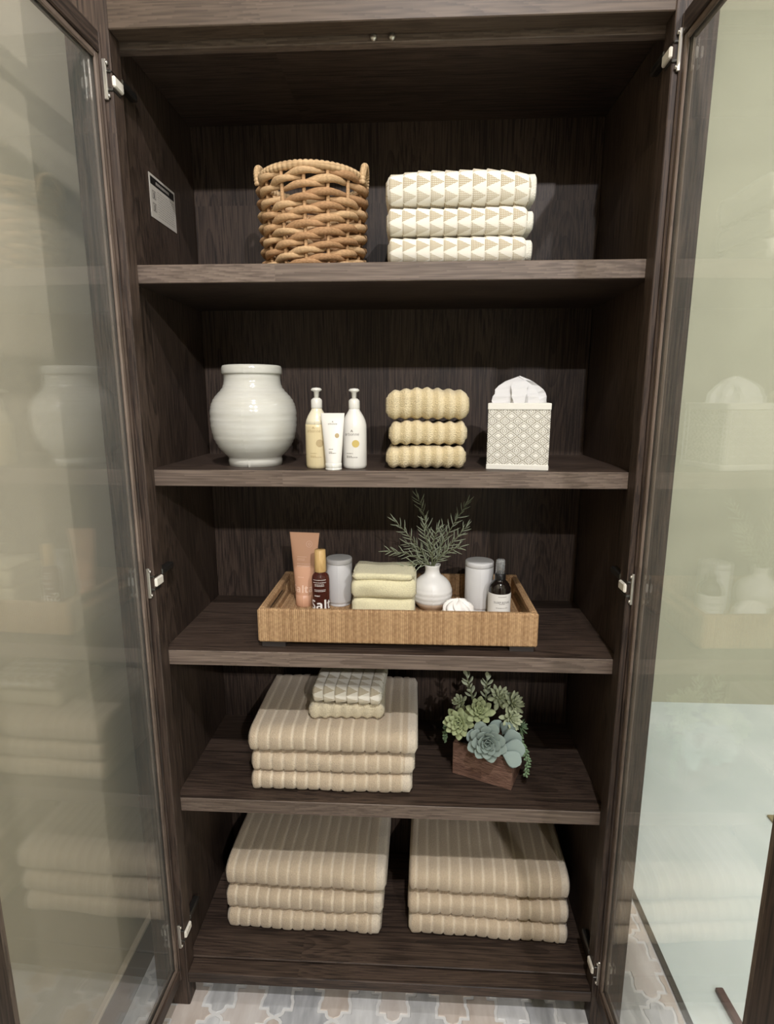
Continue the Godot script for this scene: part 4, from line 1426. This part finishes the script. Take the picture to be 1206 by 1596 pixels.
# ---------------------------------------------------------------- fourth shelf
func fourth_shelf() -> void:
	var y0: float = SH[3]
	var y := y0
	var hs := [0.0435, 0.0460, 0.0610]
	var lab := ["beige ribbed bath towel, bottom of the stack beside the succulents", "beige ribbed bath towel, middle of the stack beside the succulents", "beige ribbed bath towel, top of the stack beside the succulents"]
	for k in 3:
		var w: float = [0.353, 0.357, 0.367][k]
		var o := bath_opts(w, 70 + k, 0.0262, 0.018, 0.004 * k)
		o.wobble = 0.004
		o.front = hs[k] * [0.5, 0.5, 0.75][k]
		var t := obj("bath_towel", towel(w, 0.275, hs[k], o), mats.bath, self, Vector3([-0.125, -0.122, -0.121][k], y, -0.028 - [0.0, 0.004, 0.0][k]))
		tag(t, lab[k], "towel", "beige bath towels on the fourth shelf")
		y += hs[k] + 0.0002
	# two small cloths on the stack
	var o1 := soft_opts(lin(224, 212, 182), 81, 0.0235, 0.004)
	o1.front = 0.014
	var c1 := obj("wash_cloth", towel(0.166, 0.165, 0.037, o1), mats.cream, self, Vector3(-0.0945, y, -0.075))
	tag(c1, "pale yellow ribbed wash cloth lying on the beige bath towels", "towel")
	c1.rotation.y = 0.03
	var o2 := jacquard_opts(83, 0.0262)
	o2.front = 0.018
	o2.amp = 0.005
	var c2 := obj("wash_cloth", towel(0.152, 0.155, 0.044, o2), mats.jacquard, self, Vector3(-0.0935, y + 0.0375, -0.071))
	tag(c2, "cream wash cloth with woven triangles, topmost on the bath towels", "towel")
	c2.rotation.y = -0.05
	planter(Vector3(0.2300, y0, -0.133))


func bottom_deck() -> void:
	var hs := [0.053, 0.0545, 0.072]
	for st in 2:
		var y := DECK
		for k in 3:
			var w: float = [[0.372, 0.378, 0.384], [0.372, 0.374, 0.372]][st][k]
			var o := bath_opts(w, 90 + st * 5 + k, 0.0262, 0.020, 0.007 * k)
			o.wobble = 0.0045
			o.front = hs[k] * [0.5, 0.5, 0.8][k]
			var x: float = [[-0.207, -0.205, -0.201], [0.236, 0.235, 0.236]][st][k]
			var t := obj("bath_towel", towel(w, 0.245, hs[k], o), mats.bath, self, Vector3(x, y, -0.066 - 0.003 * k))
			t.rotation.y = [-0.012, -0.03][st]
			tag(t, "beige ribbed bath towel, %s of the %s stack on the cabinet floor" % [["bottom", "middle", "top"][k], ["left", "right"][st]], "towel", "beige bath towels on the cabinet floor")
			y += hs[k] + 0.0002


# ---------------------------------------------------------------- succulents in a wooden box
func leaf_mesh(length: float, width: float, thick: float, tip: float, cup: float) -> ArrayMesh:
	var rings := []
	for j in 9:
		var f := j / 8.0
		var w := width * 0.5 * pow(sin(PI * pow(f * 0.94 + 0.03, tip)), 0.8) + 0.0004
		var th := thick * 0.5 * (0.25 + 0.75 * sin(PI * minf(1.0, f * 0.85 + 0.12))) * (1.0 if f < 0.95 else 0.5)
		var ring := PackedVector3Array()
		for i in 10:
			var a := TAU * i / 10
			var x := cos(a) * w
			ring.append(Vector3(x, sin(a) * th + cup * (f * f * length * 0.5) + cup * 0.6 * x * x / maxf(width, 0.001), f * length))
		rings.append(ring)
	var s := Soup.new()
	add_loft(s, rings)
	return s.done()


func rosette(t: Node3D, called: String, at: Vector3, axis: Vector3, rad: float, count: int, m: Mesh, mat: Material, e0 := 8.0, e1 := 88.0, inner := 0.42) -> void:
	axis = axis.normalized()
	var s := Soup.new()
	add_tube(s, [at - axis * rad * 0.75, at - axis * rad * 0.3, at - axis * rad * 0.05], [rad * 0.12, rad * 0.13, rad * 0.1], 7)
	var core := obj(called, s.done(), mats.stem, t)
	var x := axis.cross(Vector3(0.2, 0.9, 0.3)).normalized()
	for k in count:
		var f := float(k) / (count - 1)
		var el := deg_to_rad(lerpf(e0, e1, pow(f, 0.8)))
		var rdir := x.rotated(axis, k * 2.39996)
		var d := axis * cos(el) + rdir * sin(el)
		var up := axis * sin(el) - rdir * cos(el)
		var size := lerpf(inner, 1.0, pow(f, 0.7))
		var o := obj("leaf", m, mat, core)
		o.transform = Transform3D(Basis(up.cross(d).normalized(), up, d).scaled_local(Vector3.ONE * size * rad), at - axis * rad * 0.30 * f + rdir * rad * 0.04)


func planter(at: Vector3) -> void:
	var turn := deg_to_rad(-23.4)
	var t := thing("succulent_planter", "square wooden planter box overflowing with green and blue succulents", "planter", at, turn)
	var hw := 0.0695
	var hd := 0.05
	var h := 0.080
	mats.walnut.uv1_scale = Vector3(6, 3, 1)
	obj("front_board", boxmesh(Vector3(-hw, 0, hd - 0.009), Vector3(hw, h, hd), 0.0015, 0), mats.walnut, t)
	obj("back_board", boxmesh(Vector3(-hw, 0, -hd), Vector3(hw, h, -hd + 0.009), 0.0015, 0), mats.walnut, t)
	obj("side_board", boxmesh(Vector3(-hw, 0, -hd + 0.009), Vector3(-hw + 0.009, h, hd - 0.009), 0.0015, 2, Vector2(0.2, 0)), mats.walnut, t)
	obj("side_board", boxmesh(Vector3(hw - 0.009, 0, -hd + 0.009), Vector3(hw, h, hd - 0.009), 0.0015, 2, Vector2(0.4, 0)), mats.walnut, t)
	obj("soil", boxmesh(Vector3(-hw + 0.008, 0.004, -hd + 0.008), Vector3(hw - 0.008, 0.066, hd - 0.008), 0.0), mats.soil, t)
	var inv := Transform3D(Basis(Vector3.UP, turn), at).affine_inverse()
	var at_ := func(x: float, y: float, z: float) -> Vector3: return inv * Vector3(x, y, z)
	var dir := func(x: float, y: float, z: float) -> Vector3: return (inv.basis * Vector3(x, y, z)).normalized()
	var plump := leaf_mesh(1.0, 0.52, 0.20, 1.5, 0.35)
	var spoon := leaf_mesh(1.0, 0.66, 0.13, 1.7, 0.30)
	var thin := leaf_mesh(1.0, 0.36, 0.18, 1.3, 0.25)
	var paddle := leaf_mesh(1.0, 0.82, 0.10, 1.6, 0.12)
	rosette(t, "green_rosette", at_.call(0.158, 0.457, -0.100), dir.call(-0.35, 0.45, 0.9), 0.038, 30, plump, mats.leaf_lime)
	rosette(t, "green_rosette", at_.call(0.203, 0.486, -0.100), dir.call(-0.05, 0.75, 0.6), 0.036, 26, plump, mats.leaf_lime, 6.0, 80.0)
	rosette(t, "green_rosette", at_.call(0.161, 0.489, -0.135), dir.call(-0.5, 0.6, 0.5), 0.022, 18, plump, mats.leaf_sage)
	rosette(t, "blue_rosette", at_.call(0.217, 0.434, -0.062), dir.call(-0.05, 0.30, 0.95), 0.046, 32, spoon, mats.leaf_blue, 6.0, 86.0, 0.30)
	rosette(t, "pointed_rosette", at_.call(0.252, 0.505, -0.130), dir.call(0.1, 0.7, 0.6), 0.033, 26, thin, mats.leaf_sage)
	rosette(t, "pointed_rosette", at_.call(0.282, 0.497, -0.118), dir.call(0.5, 0.5, 0.6), 0.033, 28, thin, mats.leaf_sage)
	rosette(t, "pointed_rosette", at_.call(0.275, 0.470, -0.100), dir.call(0.4, 0.3, 0.8), 0.032, 28, thin, mats.leaf_sage)
	rosette(t, "pointed_rosette", at_.call(0.304, 0.435, -0.125), dir.call(0.8, 0.3, 0.4), 0.024, 20, thin, mats.leaf_dark)
	# broad grey paddles
	var core := obj("paddle_plant", tube([at_.call(0.245, 0.385, -0.12), at_.call(0.252, 0.415, -0.105)], [0.006, 0.005], 7), mats.stem, t)
	for k: Array in [[0.248, 0.432, -0.105, -0.35, 0.85, 0.25, 0.042], [0.256, 0.430, -0.100, 0.35, 0.85, 0.25, 0.043], [0.252, 0.420, -0.088, 0.75, 0.55, 0.30, 0.052], [0.250, 0.417, -0.074, 0.90, 0.12, 0.3, 0.053], [0.248, 0.412, -0.062, 0.85, -0.32, 0.3, 0.047], [0.205, 0.425, -0.090, -0.75, 0.5, 0.3, 0.040]]:
		var d: Vector3 = dir.call(k[3], k[4], k[5])
		var n: Vector3 = dir.call(0.05, 0.25, 0.95)
		n = (n - d * n.dot(d)).normalized()
		var o := obj("leaf", paddle, mats.leaf_grey, core)
		o.transform = Transform3D(Basis(n.cross(d).normalized(), n, d).scaled_local(Vector3.ONE * float(k[6])), at_.call(k[0], k[1], k[2]))
	# two upright jade sprigs
	for k: Array in [[0.196, 0.475, -0.145, 0.178, 0.542, -0.150], [0.221, 0.475, -0.145, 0.224, 0.538, -0.150]]:
		var a: Vector3 = at_.call(k[0], k[1], k[2])
		var b: Vector3 = at_.call(k[3], k[4], k[5])
		var st := obj("jade_sprig", tube([a, a.lerp(b, 0.5), b], [0.0028, 0.0025, 0.0015], 6), mats.stem, t)
		for m in 11:
			var f := lerpf(0.25, 1.0, m / 10.0)
			var ax := (b - a).normalized()
			var rd := ax.cross(Vector3(0.1, 0.1, 1)).normalized() * (1.0 if m % 2 == 0 else -1.0)
			rd = rd.rotated(ax, m * 0.5)
			var d := (ax * 0.75 + rd).normalized() if m < 10 else ax
			var n := (ax - d * ax.dot(d) + Vector3(0, 0, 0.3)).normalized()
			n = (n - d * n.dot(d)).normalized()
			var o := obj("leaf", plump, mats.leaf_jade, st)
			o.transform = Transform3D(Basis(n.cross(d).normalized(), n, d).scaled_local(Vector3.ONE * 0.020), a.lerp(b, f))
	# trailing tails of tiny beads
	for k: Array in [[[0.285, 0.440, -0.095], [0.298, 0.418, -0.078], [0.309, 0.390, -0.070], [0.306, 0.352, -0.068]], [[0.168, 0.425, -0.150], [0.140, 0.425, -0.150], [0.132, 0.410, -0.145], [0.131, 0.385, -0.140]]]:
		var p := []
		for q: Array in k: p.append(at_.call(q[0], q[1], q[2]))
		var st := obj("trailing_stem", tube(p, [0.002, 0.002, 0.002, 0.0012], 6), mats.stem, t)
		var s := Soup.new()
		var bead := 64
		for m in bead:
			var f := float(m) / (bead - 1)
			var c: Vector3 = p[0].bezier_interpolate(p[1], p[2], p[3], f) if false else (p[0].lerp(p[1], f * 3.0) if f < 0.333 else (p[1].lerp(p[2], f * 3.0 - 1.0) if f < 0.667 else p[2].lerp(p[3], f * 3.0 - 2.0)))
			var ax: Vector3 = (p[3] - p[0]).normalized()
			var rd := ax.cross(Vector3(0.1, 0.2, 1)).normalized().rotated(ax, m * 2.4)
			var d := (rd + ax * 0.25 * (1.0 + (m % 3))).normalized()
			var ln := 0.0125 * (1.0 - 0.35 * f)
			add_tube(s, [c, c + d * ln * 0.35, c + d * ln * 0.75, c + d * ln], [0.0008, 0.0024, 0.0022, 0.0004], 5)
		var bl := obj("beads", s.done(), mats.leaf_dark, st)
		bl.set_meta("kind", "stuff")
